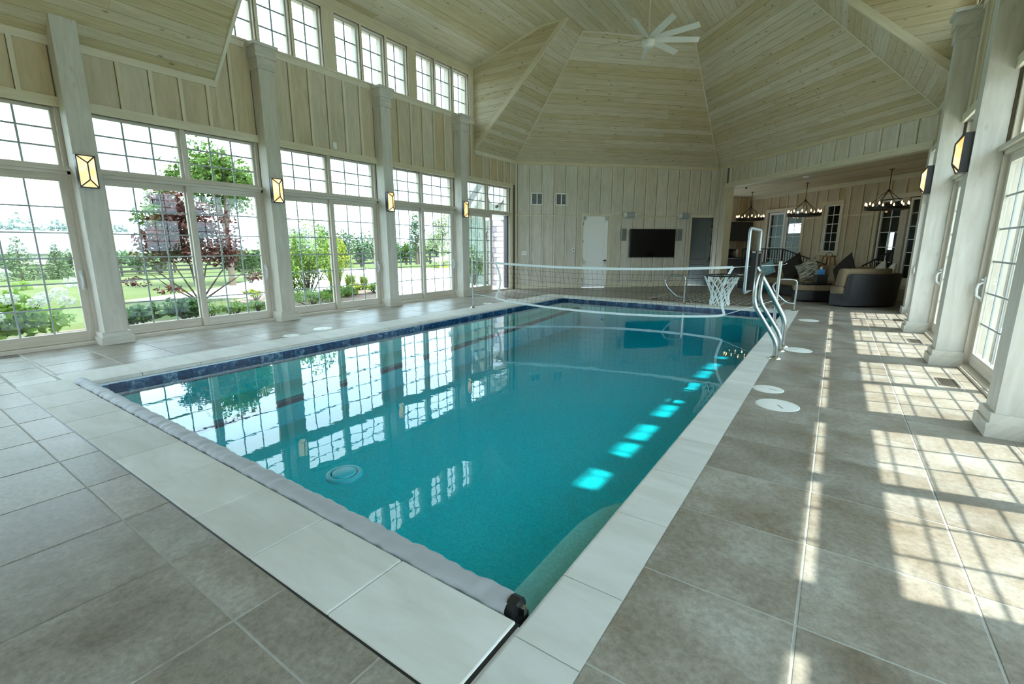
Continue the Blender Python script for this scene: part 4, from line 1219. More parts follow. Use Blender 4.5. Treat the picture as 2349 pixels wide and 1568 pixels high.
# ------------------------------------------------------------------ floor fittings
for (x, y, r, lab) in ((-0.267, 4.31, 0.165, 'largest round white deck lid, near the pool edge stones'), (-0.385, 4.77, 0.132, 'round white deck lid just past the largest one'),
                       (-0.272, 6.865, 0.162, 'round white deck lid beside the foot of the bent steel handrail'), (-0.284, 9.815, 0.165, 'round white deck lid farthest away on the sunny side'),
                       (-6.56, 3.745, 0.118, 'round white deck lid nearest on the window side'), (-6.71, 4.37, 0.150, 'larger round white deck lid on the window side'),
                       (-6.55, 8.55, 0.117, 'small round white deck lid near the thin steel net post'), (-6.55, 9.54, 0.125, 'small round white deck lid under the end of the net')):
    o = empty('deck_lid', (x, y, 0), random.random() * 3, lab, 'deck lid', 'round white skimmer lids')
    m = MB(); m.lathe([(0, 0.005), (r - 0.012, 0.005), (r - 0.006, 0.0035), (r, 0.0)], seg=36); m.build('cover', M_LID, o)
    m = MB(); m.lathe([(r - 0.020, 0.0052), (r - 0.016, 0.0060), (r - 0.012, 0.0052)], seg=36); m.build('ring', M_PLASTIC, o)
    m = MB(); m.box((-0.6 * r, -0.007, 0.0045), (-0.05 * r, 0.007, 0.0062)); m.build('lift_slot', M_GREYPL, o)
for (x, y, rz, mat, lab) in ((1.03, 6.0, 0, M_VENT, 'brown metal floor register by the nearest right-hand glass door'), (1.04, 8.45, 0, M_VENT, 'brown floor register by the second right-hand glass door'),
                        (1.05, 10.75, 0, M_VENT, 'brown floor register near the alcove end of the glass doors'), (-8.05, 5.95, 0, M_LID, 'pale floor register by the ornamental grass window'),
                        (-8.06, 0.98, 0, M_VENT, 'dark floor register by the near left window')):
    o = empty('floor_register', (x, y, 0), 0, lab, 'floor vent', 'floor registers along the walls')
    m = MB()
    for a, b in (((-0.075, -0.16, 0), (-0.06, 0.16, 0.006)), ((0.06, -0.16, 0), (0.075, 0.16, 0.006)), ((-0.06, -0.16, 0), (0.06, -0.145, 0.006)), ((-0.06, 0.145, 0), (0.06, 0.16, 0.006)), ((-0.06, -0.145, 0.0), (0.06, 0.145, 0.001))):
        m.box(a, b)
    m.build('frame', mat, o)
    for k in range(14):
        y_ = -0.135 + k * 0.0208
        m = MB(); m.box((-0.06, y_ - 0.004, 0.001), (0.06, y_ + 0.004, 0.005)); m.build('slat', mat, o)

# ------------------------------------------------------------------ steel rails
def arc(c, r, a0, a1, n, ax, ay):
    c = Vector(c); ax = Vector(ax); ay = Vector(ay)
    return [c + ax * (r * math.cos(a0 + (a1 - a0) * k / n)) + ay * (r * math.sin(a0 + (a1 - a0) * k / n)) for k in range(n + 1)]
def smooth(pts, n=5):
    """round the corners of a polyline"""
    out = [Vector(pts[0])]
    for a, b, c in zip(pts[:-2], pts[1:-1], pts[2:]):
        a, b, c = Vector(a), Vector(b), Vector(c)
        f = min(0.45, 0.10 / max(1e-6, (a - b).length)); g = min(0.45, 0.10 / max(1e-6, (c - b).length))
        p = b + (a - b) * f; q = b + (c - b) * g
        for k in range(n + 1):
            t = k / n
            out.append(p * (1 - t) ** 2 + b * (2 * t * (1 - t)) + q * t * t)
    out.append(Vector(pts[-1]))
    return out
o = empty('ladder_handrail', (-0.466, 6.43, 0), 0, 'bent stainless steel handrail at the pool edge, joined at the top', 'handrail')
prof = [(-0.0, 0.0), (0.0, 0.19), (-0.285, 0.63), (-0.285, 0.86)]
pts = [(x, -0.245, z) for x, z in prof] + [(-0.275, -0.20, 0.975), (-0.27, 0.0, 0.985), (-0.275, 0.20, 0.975)] + [(x, 0.245, z) for x, z in prof[::-1]]
m = MB(); m.tube(smooth(pts), 0.024, 12); m.build('tube', M_STEEL, o)
for y in (-0.245, 0.245):
    m = MB(); m.lathe([(0.025, 0.03), (0.04, 0.022), (0.062, 0.008), (0.065, 0.0)], (0, y, 0), 20); m.build('escutcheon', M_CHROME, o)
def loop_rail(x, y, rz, lab):
    o = empty('grab_rail', (x, y, 0), rz, lab, 'grab rail', 'looped grab rails at the far pool end')
    pts = [(0, 0, 0), (0, 0, 0.62), (-0.12, 0, 0.64), (-0.34, 0, 0.64), (-0.45, 0, 0.50), (-0.40, 0, 0.38), (-0.16, 0, 0.155), (0.0, 0, 0.15)]
    m = MB(); m.tube(smooth(pts, 6), 0.021, 10); m.build('tube', M_STEEL, o)
    m = MB(); m.lathe([(0.022, 0.025), (0.05, 0.008), (0.055, 0)], (0, 0, 0), 16); m.build('escutcheon', M_CHROME, o)
loop_rail(-2.80, 11.12, R(20), 'looped steel grab rail in front of the television wall')
loop_rail(-0.60, 11.16, R(20), 'looped steel grab rail in front of the wicker sofa')

# ------------------------------------------------------------------ volleyball net
PL = Vector((-6.39, 7.8, 0)); PR = Vector((-0.75, 8.95, 0))
dn_ = (PR - PL).normalized()
def NP(t, z): p = PL + dn_ * t; return (p.x, p.y, z)
for nm, p, hh, lab in (('net_post', PL, 1.07, 'thin steel net post on the window side of the pool'), ('net_post', PR, 1.06, 'steel net post beside the bent handrail')):
    o = empty(nm, p, 0, lab, 'net post', 'volleyball net posts')
    rr = 0.020 if p is PL else 0.026
    m = MB(); m.tube([(0, 0, 0), (0, 0, hh)], rr, 12); m.build('tube', M_STEEL, o)
    m = MB(); m.lathe([(rr, 0.03), (rr + 0.02, 0.012), (rr + 0.04, 0.0)], (0, 0, 0), 18); m.build('escutcheon', M_CHROME, o)
    m = MB()
    for z in (hh - 0.06, 0.30 if p is PL else 0.42):
        m.tube([(0, 0, z - 0.012), (0, 0, z + 0.012)], rr + 0.008, 12)
        m.tube([(0, 0, z), (0.07, 0.02, z + 0.01), (0.09, 0.04, z + 0.03)], 0.006, 6)
    m.build('clamp', M_STEEL, o)
vn = empty('volleyball_net', NP(2.8, 0), 0, 'white-edged volleyball net stretched across the pool', 'volleyball net')
vo = vn.location.copy()
TA, TB = 0.55, 5.05
def ztop(t):
    s = (t - TA) / (TB - TA); return 0.962 - 0.068 * 4 * s * (1 - s) - 0.012 * s
def zbot(t):
    s = (t - TA) / (TB - TA); return 0.235 - 0.135 * math.sin(math.pi * s) ** 0.6 - 0.11 * s
def edge(s):   # the side tapes bow inward
    return 0.11 * math.sin(math.pi * s)
def tape(fn, w, n, m):
    V = []
    for i in range(n + 1):
        p = Vector(fn(i / n)[0]); q = Vector(fn(i / n)[1])
        for k in (-0.003, 0.003):
            off = Vector((-dn_.y, dn_.x, 0)) * k
            V.append(p + off - vo); V.append(q + off - vo)
    F = []
    for i in range(n):
        a = i * 4; b = a + 4
        F += [(a, a + 1, b + 1, b), (a + 2, b + 2, b + 3, a + 3), (a, b, b + 2, a + 2), (a + 1, a + 3, b + 3, b + 1)]
    F += [(0, 2, 3, 1), (n * 4, n * 4 + 1, n * 4 + 3, n * 4 + 2)]
    m.add(V, F)
lerp = lambda a, b, t: a + (b - a) * t
m = MB(); tape(lambda s: (NP(lerp(TA, TB, s), ztop(lerp(TA, TB, s)) - 0.022), NP(lerp(TA, TB, s), ztop(lerp(TA, TB, s)) + 0.022)), 0, 40, m); m.build('top_band', M_NETWHITE, vn)
m = MB(); tape(lambda s: (NP(lerp(TA, TB - 0.06, s), zbot(lerp(TA, TB, s)) - 0.020), NP(lerp(TA, TB - 0.06, s), zbot(lerp(TA, TB, s)) + 0.020)), 0, 40, m); m.build('bottom_band', M_NETWHITE, vn)
for sgn, t0, t1 in ((1, TA, TA), (-1, TB, TB - 0.07)):
    za, zb = ztop(t0), zbot(t0)
    m = MB(); tape(lambda s: (NP(lerp(t1, t0, s) + sgn * edge(s) - 0.022, lerp(zb, za, s)), NP(lerp(t1, t0, s) + sgn * edge(s) + 0.022, lerp(zb, za, s))), 0, 16, m); m.build('side_band', M_NETWHITE, vn)
m = MB()
nv, nh = 46, 8
for i in range(1, nv):
    s = i / nv; t = lerp(TA, TB, s)
    e = lambda q: (edge(q) * (1 - 2 * s))
    pts = [Vector(NP(t + e(q) + 0.012 * math.sin(9 * q + i), lerp(zbot(t), ztop(t), q))) - vo for q in [k / 10 for k in range(11)]]
    m.tube(pts, 0.0021, 3, cap=False, smooth=False)
for j in range(1, nh):
    q = j / nh
    pts = []
    for k in range(nv + 1):
        s = k / nv; t = lerp(TA, TB, s)
        pts.append(Vector(NP(t + edge(q) * (1 - 2 * s), lerp(zbot(t), ztop(t), q) + 0.006 * math.sin(k * 2.1 + j))) - vo)
    m.tube(pts, 0.0021, 3, cap=False, smooth=False)
m.build('netting', M_NETBLACK, vn, 'stuff')
m = MB()
for a, b in ((NP(TB, ztop(TB)), (PR.x, PR.y, 1.0)), (NP(TB - 0.06, zbot(TB)), (PR.x, PR.y, 0.42)), (NP(TA, ztop(TA)), (PL.x, PL.y, 1.01)), (NP(TA, zbot(TA)), (PL.x, PL.y, 0.30))):
    m.tube([Vector(a) - vo, Vector(b) - vo], 0.006, 6)
m.build('tie_rope', M_NETWHITE, vn)

# ------------------------------------------------------------------ basketball hoop
bh = empty('basketball_hoop', (-0.52, 6.95, 0), 0, 'poolside basketball hoop with clear backboard and white net', 'basketball hoop')
bx = -0.90 + 0.52
zb0, zb1 = 0.73, 1.52
y0, y1 = -0.52, 0.48
m = MB(); m.rbox((bx - 0.006, y0 + 0.02, zb0 + 0.02), (bx + 0.006, y1 - 0.02, zb1 - 0.02), 0.004, 1, False); m.build('backboard', M_CLEAR, bh)
m = MB(); c = [(bx, y0, zb0), (bx, y1, zb0), (bx, y1, zb1), (bx, y0, zb1)]
cc = []
for i in range(4):
    a, b, d = Vector(c[i - 1]), Vector(c[i]), Vector(c[(i + 1) % 4])
    p = b + (a - b).normalized() * 0.06; q = b + (d - b).normalized() * 0.06
    cc += [p, p * 0.25 + b * 0.5 + q * 0.25, q]
m.tube(cc, 0.017, 8, closed=True); m.build('rim_frame', M_ALU, bh)
m = MB(); m.box((bx + 0.018, -0.30, zb0 + 0.02), (bx + 0.07, -0.12, zb0 + 0.52)); m.box((bx + 0.018, 0.10, zb0 + 0.06), (bx + 0.07, 0.26, zb0 + 0.48)); m.build('mount_plate', M_BLACK, bh)
m = MB(); m.box((bx + 0.018, -0.33, zb0 + 0.49), (bx + 0.06, 0.30, zb0 + 0.515)); m.build('cross_bracket', M_STEEL, bh)
m = MB(); m.box((bx - 0.014, -0.44, zb0 + 0.05), (bx - 0.008, -0.30, zb0 + 0.21)); m.build('label', M_PAPER, bh)
m = MB(); m.tube(smooth([(bx + 0.05, 0.0, zb0 + 0.3), (bx + 0.20, 0.02, zb0 + 0.05), (0.06, 0.05, 0.35), (0.06, 0.05, 0.0)]), 0.03, 10); m.build('support_arm', M_STEEL, bh)
m = MB(); m.lathe([(0.03, 0.03), (0.07, 0.01), (0.075, 0)], (0.06, 0.05, 0), 16); m.build('escutcheon', M_CHROME, bh)
rcx, rcy, rz_, rr_ = -1.285 + 0.52, 7.02 - 6.95, 0.905, 0.232
m = MB(); m.tube([(rcx + rr_ * math.cos(t), rcy + rr_ * math.sin(t), rz_) for t in [2 * math.pi * k / 36 for k in range(36)]], 0.010, 8, closed=True); m.build('ring', M_BLACK, bh)
m = MB()
for dy, dz in ((-0.10, 0), (0.10, 0), (0, -0.07)):
    m.tube([(bx - 0.005, rcy + dy * 1.2, rz_ + dz - 0.02), (rcx + rr_ * 0.9, rcy + dy, rz_ + dz * 0.3)], 0.006, 6)
m.build('ring_bracket', M_BLACK, bh)
m = MB()
def nr(z):  # net radius by depth 0..1
    return rr_ * (1 - 0.50 * min(1, z / 0.62) ** 0.9 + (0.04 if z > 0.8 else 0))
ns = 12
for k in range(ns):
    for sg in (1, -1):
        pts = []
        for i in range(15):
            z = i / 14
            tw = 0 if z < 0.05 else sg * (z - 0.05) * 1.25
            t = 2 * math.pi * (k + 0.5 * (sg < 0) * 0.0) / ns + tw * 1.05
            pts.append((rcx + nr(z) * math.cos(t), rcy + nr(z) * math.sin(t), rz_ - 0.005 - 0.40 * z))
        m.tube(pts, 0.0075, 5, smooth=False)
m.build('net', M_NETWHITE, bh)

# ------------------------------------------------------------------ alcove: chandeliers
def chandelier():
    o = empty('chandelier', (0, 0, 3.12))
    m = MB(); m.lathe([(0, -0.035), (0.03, -0.03), (0.075, -0.012), (0.08, 0)], seg=20); m.build('canopy', M_BLACK, o)
    m = MB(); m.tube([(0, 0, -0.02), (0, 0, -0.50)], 0.009, 8); m.lathe([(0, -0.54), (0.03, -0.53), (0.035, -0.50), (0.012, -0.47)], seg=12); m.build('rod', M_BLACK, o)
    m = MB(); r = 0.42; z = -0.92
    pr_ = [(r - 0.018, z - 0.03), (r + 0.018, z - 0.03), (r + 0.018, z + 0.03), (r - 0.018, z + 0.03), (r - 0.018, z - 0.03)]
    m.lathe(pr_, seg=40, smooth=False); m.build('ring', M_BLACK, o)
    for k in range(6):
        a = math.pi / 3 * k + 0.3
        m = MB(); m.tube([(0.02 * math.cos(a), 0.02 * math.sin(a), -0.51), (r * math.cos(a), r * math.sin(a), z + 0.02)], 0.007, 6); m.build('stay', M_BLACK, o)
    for k in range(12):
        a = math.pi / 6 * k
        x, y = r * math.cos(a), r * math.sin(a)
        m = MB(); m.lathe([(0, z + 0.03), (0.022, z + 0.03), (0.024, z + 0.045), (0.011, z + 0.05), (0.011, z + 0.075), (0, z + 0.075)], (x, y, 0), 10); m.build('socket', M_BLACK, o)
        m = MB(); m.lathe([(0, z + 0.075), (0.010, z + 0.082), (0.017, z + 0.100), (0.013, z + 0.122), (0.004, z + 0.145), (0, z + 0.15)], (x, y, 0), 10); m.build('bulb', M_BULB, o)
    return o
ch0 = chandelier()
for k, (u, lab) in enumerate(((-0.30, 'black ring chandelier over the bar cabinets'), (2.05, 'black ring chandelier between the house window and the double doors'), (4.58, 'black ring chandelier nearest the glass doors on the right'))):
    o = ch0 if k == 0 else copy_tree(ch0)
    p = P(u, 1.55, 3.12); o.location = p; o.rotation_euler = (0, 0, R(15 + 11 * k))
    tag(o, lab, 'chandelier', 'ring chandeliers of the alcove')
o = empty('smoke_detector', P(3.20, 0.45, 3.105), 0, 'flat white disc detector on the alcove ceiling', 'detector')
m = MB(); m.lathe([(0, -0.04), (0.06, -0.036), (0.075, -0.012), (0.075, 0)], seg=20); m.build('body', M_WHITE, o)
m = MB(); m.lathe([(0.078, -0.01), (0.09, -0.006), (0.09, 0)], seg=20); m.build('base', M_PLASTIC, o)
o = empty('security_camera', P(0.92, 0.40, 3.105), 0, 'small dark dome camera on the alcove ceiling near the corner', 'camera')
m = MB(); m.lathe([(0, -0.02), (0.055, -0.018), (0.06, 0)], seg=18); m.build('base', M_WHITE, o)
m = MB(); m.lathe([(0, -0.06), (0.025, -0.052), (0.04, -0.02)], seg=18); m.build('dome', M_BLACK, o)

# ------------------------------------------------------------------ alcove: landings and railings
def uvbox(m, a, b): m.box(a, b)
m = MB(MBF); m.box((-0.95, 1.75, 0), (1.10, VB, 0.30)); m.box((1.10, 1.75, 0), (1.50, VB, 0.15)); m.build('floor_landing', M_CONC, None, 'structure')
m = MB(MBF); m.box((3.95, 1.75, 0), (5.6, VB, 0.30)); m.box((3.55, 1.75, 0), (3.95, VB, 0.15)); m.build('floor_landing', M_CONC, None, 'structure')
def railing(name, label, pts):
    o = empty(name, P(*pts[0][:2], 0), R(-45), label, 'railing', 'black railings of the alcove steps')
    base = Vector(P(*pts[0][:2], 0)); inv = Matrix.Rotation(R(45), 3, 'Z')
    L = lambda u, v, z: inv @ (Vector(P(u, v, z)) - base)
    for a, b in zip(pts[:-1], pts[1:]):
        m = MB(); m.bar(L(a[0], a[1], a[2]), L(b[0], b[1], b[2]), 0.035, 0.03); m.build('top_rail', M_BLACK, o)
        m = MB(); m.bar(L(a[0], a[1], a[3] + 0.08), L(b[0], b[1], b[3] + 0.08), 0.022, 0.022); m.build('bottom_rail', M_BLACK, o)
        n = max(2, round(abs(b[0] - a[0]) / 0.115))
        for k in range(1, n):
            t = k / n
            m = MB(); m.bar(L(lerp(a[0], b[0], t), a[1], lerp(a[3], b[3], t) + 0.08), L(lerp(a[0], b[0], t), a[1], lerp(a[2], b[2], t)), 0.016, 0.016); m.build('baluster', M_BLACK, o)
    for a in (pts[0], pts[-1]) + tuple(pts[1:-1]):
        m = MB(); m.box(L(a[0] - 0.02, a[1] - 0.02, max(0.0, a[3])), L(a[0] + 0.02, a[1] + 0.02, a[2])); m.build('post', M_BLACK, o)
railing('stair_railing', 'black metal railing running down past the white double doors', [(-0.85, 1.80, 1.22, 0.30), (1.08, 1.80, 1.22, 0.30), (2.75, 1.80, 0.80, 0.0)])
railing('stair_railing', 'short black metal railing rising before the right-hand glass doors', [(3.95, 1.80, 0.80, 0.05), (4.70, 1.80, 1.20, 0.30)])

# ------------------------------------------------------------------ alcove: bar cabinets
M_KNOBS = M_STEEL
uc = empty('upper_cabinet', P(UL + 0.03, 1.80, 1.50), R(45), 'dark brown wall cabinet over the bar counter', 'cabinet')
m = MB(); m.box((-0.75, -0.33, 0), (0.75, 0.0, 0.68)); m.build('body', M_CABINET, uc)
for x in (-0.745, -0.247, 0.251):
    m = MB(); m.rbox((x, -0.352, 0.006), (x + 0.494, -0.332, 0.674), 0.005, 1, False); d_ = m.build('door', M_CABINET, uc)
    m = MB(); m.tube([(x + 0.44, -0.35, 0.05), (x + 0.44, -0.375, 0.05)], 0.013, 8); m.build('knob', M_KNOBS, d_)
lc = empty('bar_cabinet', P(UL + 0.03, 1.76, 0), R(45), 'dark brown base cabinet with black counter in the bar corner', 'cabinet')
m = MB(); m.box((-0.80, -0.52, 0.08), (0.80, 0, 0.86)); m.box((-0.80, -0.46, 0), (0.80, 0, 0.08)); m.build('body', M_CABINET, lc)
for x in (-0.795, -0.262, 0.27):
    m = MB(); m.rbox((x, -0.54, 0.10), (x + 0.525, -0.52, 0.85), 0.005, 1, False); d_ = m.build('door', M_CABINET, lc)
    m = MB(); m.tube([(x + 0.47, -0.54, 0.75), (x + 0.47, -0.565, 0.75)], 0.013, 8); m.build('knob', M_KNOBS, d_)
m = MB(); m.rbox((-0.83, -0.56, 0.86), (0.83, 0, 0.90), 0.006, 1, False); m.build('countertop', M_COUNTER, lc)
def on_bar(x, y): 
    p = Matrix.Rotation(R(45), 3, 'Z') @ Vector((x, y, 0)) + Vector(P(UL + 0.03, 1.78, 0.902)); return p
o = empty('bar_faucet', on_bar(-0.55, -0.12), R(45), 'slim chrome gooseneck faucet on the bar counter', 'faucet')
m = MB(); m.tube([(0, 0, 0), (0, 0, 0.24)] + arc((0, -0.07, 0.24), 0.07, 0, math.pi, 8, (0, 1, 0), (0, 0, 1)) + [(0, -0.14, 0.20)], 0.011, 8); m.build('spout', M_CHROME, o)
m = MB(); m.lathe([(0, 0.03), (0.02, 0.028), (0.028, 0)], seg=14); m.tube([(0, 0, 0.03), (0.06, 0, 0.06)], 0.006, 6); m.build('lever_base', M_CHROME, o)
o = empty('paper_towel_holder', on_bar(0.30, -0.2), R(45), 'white paper towel roll on a steel stand on the counter', 'paper towels')
m = MB(); m.lathe([(0.018, 0.02), (0.06, 0.02), (0.06, 0.28), (0.018, 0.28)], seg=18); m.build('roll', M_PAPER, o)
m = MB(); m.lathe([(0, 0.015), (0.075, 0.012), (0.08, 0)], seg=18); m.tube([(0, 0, 0), (0, 0, 0.33)], 0.008, 8); m.build('stand', M_STEEL, o)
o = empty('black_coffee_maker', on_bar(0.05, -0.25), R(45), 'small black coffee machine beside the paper towels', 'coffee maker')
m = MB(); m.box((-0.09, -0.14, 0), (0.09, 0.10, 0.03)); m.box((-0.09, 0.02, 0.03), (0.09, 0.10, 0.24)); m.rbox((-0.09, -0.14, 0.24), (0.09, 0.10, 0.31), 0.012, 1, False); m.build('body', M_BLACK, o)
m = MB(); m.lathe([(0.0, 0.035), (0.055, 0.035), (0.065, 0.10), (0.045, 0.17), (0.05, 0.18)], (0, -0.06, 0), 16); m.build('carafe', M_CLEAR, o)
for k, (x, mt, lab) in enumerate(((-0.28, M_STEEL, 'steel canister at the back of the bar counter'), (-0.14, M_BLACK, 'short dark canister at the back of the bar counter'))):
    o = empty('canister', on_bar(x, -0.10), 0, lab, 'canister')
    m = MB(); m.lathe([(0, 0), (0.05, 0), (0.052, 0.13 - 0.03 * k), (0, 0.13 - 0.03 * k)], seg=16); m.build('body', mt, o)
    m = MB(); m.lathe([(0.054, 0.13 - 0.03 * k), (0.054, 0.15 - 0.03 * k), (0.012, 0.156 - 0.03 * k), (0.012, 0.175 - 0.03 * k), (0, 0.175 - 0.03 * k)], seg=16); m.build('lid', M_BLACK, o)

# ------------------------------------------------------------------ alcove: sectional sofa, ottoman, cushions
UC, VC, RO, RI = 4.42, -0.50, 1.47, 0.55
so = empty('sectional_sofa', P(UC, VC, 0), R(-45), 'dark wicker curved sectional sofa with tan cushions', 'sofa')
OUTER = [(1.35, .97), (2.3, .97), (3.3, .97), (4.3, .98), (4.9, 1.04), (5.35, 1.06), (5.68, .98), (5.88, .78), (5.98, .45), (5.99, 0.0), (5.88, -.46)]
INNER = [(1.35, .05), (2.3, .05), (3.3, .05), (4.3, .05), (4.62, .06), (4.85, .05), (5.05, 0.0), (5.22, -.10), (5.36, -.25), (5.44, -.42), (5.48, -.60)]
def crv(T, t):
    i = min(int(t), len(T) - 2); f = t - i
    p = [Vector(T[max(0, min(len(T) - 1, i + k))]) for k in (-1, 0, 1, 2)]
    return 0.5 * ((2 * p[1]) + (p[2] - p[0]) * f + (2 * p[0] - 5 * p[1] + 4 * p[2] - p[3]) * f * f + (3 * p[1] - p[0] - 3 * p[2] + p[3]) * f ** 3)
def spos(t, r):
    """t: station along the sofa; r: from the seat front (RI) to the outside of the back (RO)"""
    a = crv(INNER, t); b = crv(OUTER, t)
    q = (r - RI) / (RO - RI)
    n = (b - a)
    L = n.length
    # keep the back at its true thickness where the seat narrows
    d = (RO - r) if q > 0.5 else None
    p = b - n / L * min(RO - r, L) if r > RO - 0.45 else a + n / L * ((r - RI) * (L - 0.45) / (RO - RI - 0.45) if RO - RI > 0.46 else 0)
    return (p.x - UC, p.y - VC)
def sweep(m, prof, t0, t1, n, smooth=False):
    V = []; U = []; k = len(prof)
    for i in range(n + 1):
        t = lerp(t0, t1, i / n); acc = 0
        for j, (r, z) in enumerate(prof):
            x, y = spos(t, r); V.append((x, y, z)); 
            if j: acc += math.hypot(prof[j][0] - prof[j - 1][0], prof[j][1] - prof[j - 1][1])
            U.append((0.55 * t, acc))
    F = [(i * k + j, (i + 1) * k + j, (i + 1) * k + (j + 1) % k, i * k + (j + 1) % k) for i in range(n) for j in range(k)]
    F += [tuple(reversed(range(k))), tuple(range(n * k, n * k + k))]
    m.add(V, F, U, smooth)
def fixn(o):
    bm = bmesh.new(); bm.from_mesh(o.data); bmesh.ops.recalc_face_normals(bm, faces=bm.faces[:]); bm.to_mesh(o.data); bm.free(); return o
cuts = [0.0, 1.4, 2.7, 4.2, 7.0, 10.0]
for a, b in zip(cuts[:-1], cuts[1:]):
    m = MB(); sweep(m, [(RI + 0.04, 0.03), (RI + 0.04, 0.27), (RO - 0.16, 0.27), (RO - 0.10, 0.70), (RO - 0.06, 0.72), (RO, 0.71), (RO - 0.05, 0.03)], a + 0.004, b - 0.004, 14); fixn(m.build('wicker_frame', M_WICKER, so))
    def cush(m, r0, r1, z0, z1, a, b, rd, tilt=0.0):
        pr = []
        for (cx_, cz_, s0) in ((r1 - rd, z1 - rd, 0), (r0 + rd, z1 - rd, 90), (r0 + rd, z0 + rd, 180), (r1 - rd, z0 + rd, 270)):
            for q in range(4):
                an = R(s0 + 30 * q); pr.append((cx_ + rd * math.cos(an) + tilt * (cz_ + rd * math.sin(an) - z0), cz_ + rd * math.sin(an)))
        sweep(m, pr, a, b, 14, True)
    m = MB(); cush(m, RI, RO - 0.17, 0.275, 0.43, a + 0.01, b - 0.01, 0.05); fixn(m.build('seat_cushion', M_TAN, so))
    m = MB(); cush(m, RO - 0.36, RO - 0.19, 0.42, 0.83, a + 0.015, b - 0.015, 0.07, 0.12); fixn(m.build('back_cushion', M_TAN, so))
ot = empty('ottoman', (-0.42, 13.44, 0), 0, 'low dark wicker ottoman with tan cushion top before the sofa', 'ottoman')
op = [(-0.74, 13.05), (-0.35, 13.16), (0.05, 13.37), (-0.15, 13.62), (-0.42, 13.80), (-0.82, 13.80)]
op = [(x + 0.42, y - 13.44) for x, y in op]
big = [(x * 1.06, y * 1.06) for x, y in op]
m = MB(); m.prism(op, 0.02, 0.27); m.build('wicker_base', M_WICKER, ot)
m = MB(); m.prism(big, 0.275, 0.40); fixn(m.build('cushion', M_TAN, ot))
bv = ot.children[-1].modifiers.new('soft', 'BEVEL'); bv.width = 0.035; bv.segments = 3
o = empty('serving_tray', (-0.36, 13.40, 0.402), 0.5, 'dark round-cornered tray on the ottoman', 'tray')
m = MB(); m.rbox((-0.30, -0.19, 0), (0.30, 0.19, 0.014), 0.005, 1, False); m.build('base', M_BLACK, o)
m = MB(); m.tube([(-0.29, -0.18, 0.03), (0.29, -0.18, 0.03), (0.29, 0.18, 0.03), (-0.29, 0.18, 0.03)], 0.014, 6, closed=True); m.build('lip', M_CABINET, o)
for k, (dx, dz, r, lab) in enumerate(((-0.16, 0.0, 0.1, 'lower magazine of the small pile on the tray'), (-0.15, 0.014, -0.15, 'upper magazine of the small pile on the tray'))):
    o = empty('magazine', (-0.36 + dx, 13.37 - 0.06, 0.417 + dz), 0.5 + r, lab, 'magazine', 'magazines on the tray')
    m = MB(); m.rbox((-0.11, -0.08, 0), (0.11, 0.08, 0.012), 0.002, 1, False); m.build('pages', M_GREYPL, o)
    m = MB(); m.box((-0.112, -0.082, 0.012), (0.112, 0.082, 0.0135)); m.build('cover', M_BLACK, o)
o = empty('storage_box', (-0.26, 13.52, 0.417), 0.4, 'dark cube box on the tray under the tissue box', 'box')
m = MB(); m.rbox((-0.12, -0.11, 0), (0.12, 0.11, 0.20), 0.008, 1, False); m.build('body', M_CABINET, o)
m = MB(); m.rbox((-0.125, -0.115, 0.195), (0.125, 0.115, 0.218), 0.005, 1, False); m.build('lid', M_BLACK, o)
o = empty('tissue_box', (-0.26, 13.52, 0.636), 0.55, 'bright blue tissue box standing on the dark cube box', 'tissue box')
m = MB(); m.rbox((-0.06, -0.06, 0), (0.06, 0.06, 0.125), 0.004, 1, False); m.build('carton', M_TISSUE, o)
m = MB(); m.grid(lambda u, v: ((u - 0.5) * 0.07 * (1 - 0.4 * v) + 0.01 * math.sin(9 * v), 0.012 * math.sin(7 * u + 3 * v), 0.12 + 0.075 * v), 6, 6); m.build('tissue', M_PAPER, o)
tb = empty('side_table', P(3.32, 1.36, 0), R(-45), 'dark side table behind the sofa holding the lantern', 'side table')
m = MB(); m.rbox((-0.22, -0.22, 0.50), (0.22, 0.22, 0.54), 0.006, 1, False); m.build('top', M_CABINET, tb)
for x in (-0.19, 0.19):
    for y in (-0.19, 0.19):
        m = MB(); m.box((x - 0.02, y - 0.02, 0), (x + 0.02, y + 0.02, 0.50)); m.build('leg', M_CABINET, tb)
ln = empty('lantern', P(3.32, 1.36, 0.541), R(-30), 'amber wooden candle lantern standing behind the sofa', 'lantern')
for x in (-1, 1):
    for y in (-1, 1):
        m = MB(); m.bar((x * 0.15, y * 0.15, 0.0), (x * 0.09, y * 0.09, 0.50), 0.035, 0.035); m.build('post', M_LANTERN, ln)
m = MB(); m.box((-0.16, -0.16, 0), (0.16, 0.16, 0.03)); m.box((-0.12, -0.12, 0.48), (0.12, 0.12, 0.51)); m.build('frame_plate', M_LANTERN, ln)
m = MB(); m.lathe([(0, 0.03), (0.045, 0.03), (0.045, 0.2), (0, 0.2)], seg=16); m.build('candle', M_CREAMP, ln)
m = MB(); m.tube([(-0.09, 0, 0.51), (-0.08, 0, 0.56), (0, 0, 0.60), (0.08, 0, 0.56), (0.09, 0, 0.51)], 0.007, 6); m.build('carry_handle', M_BLACK, ln)
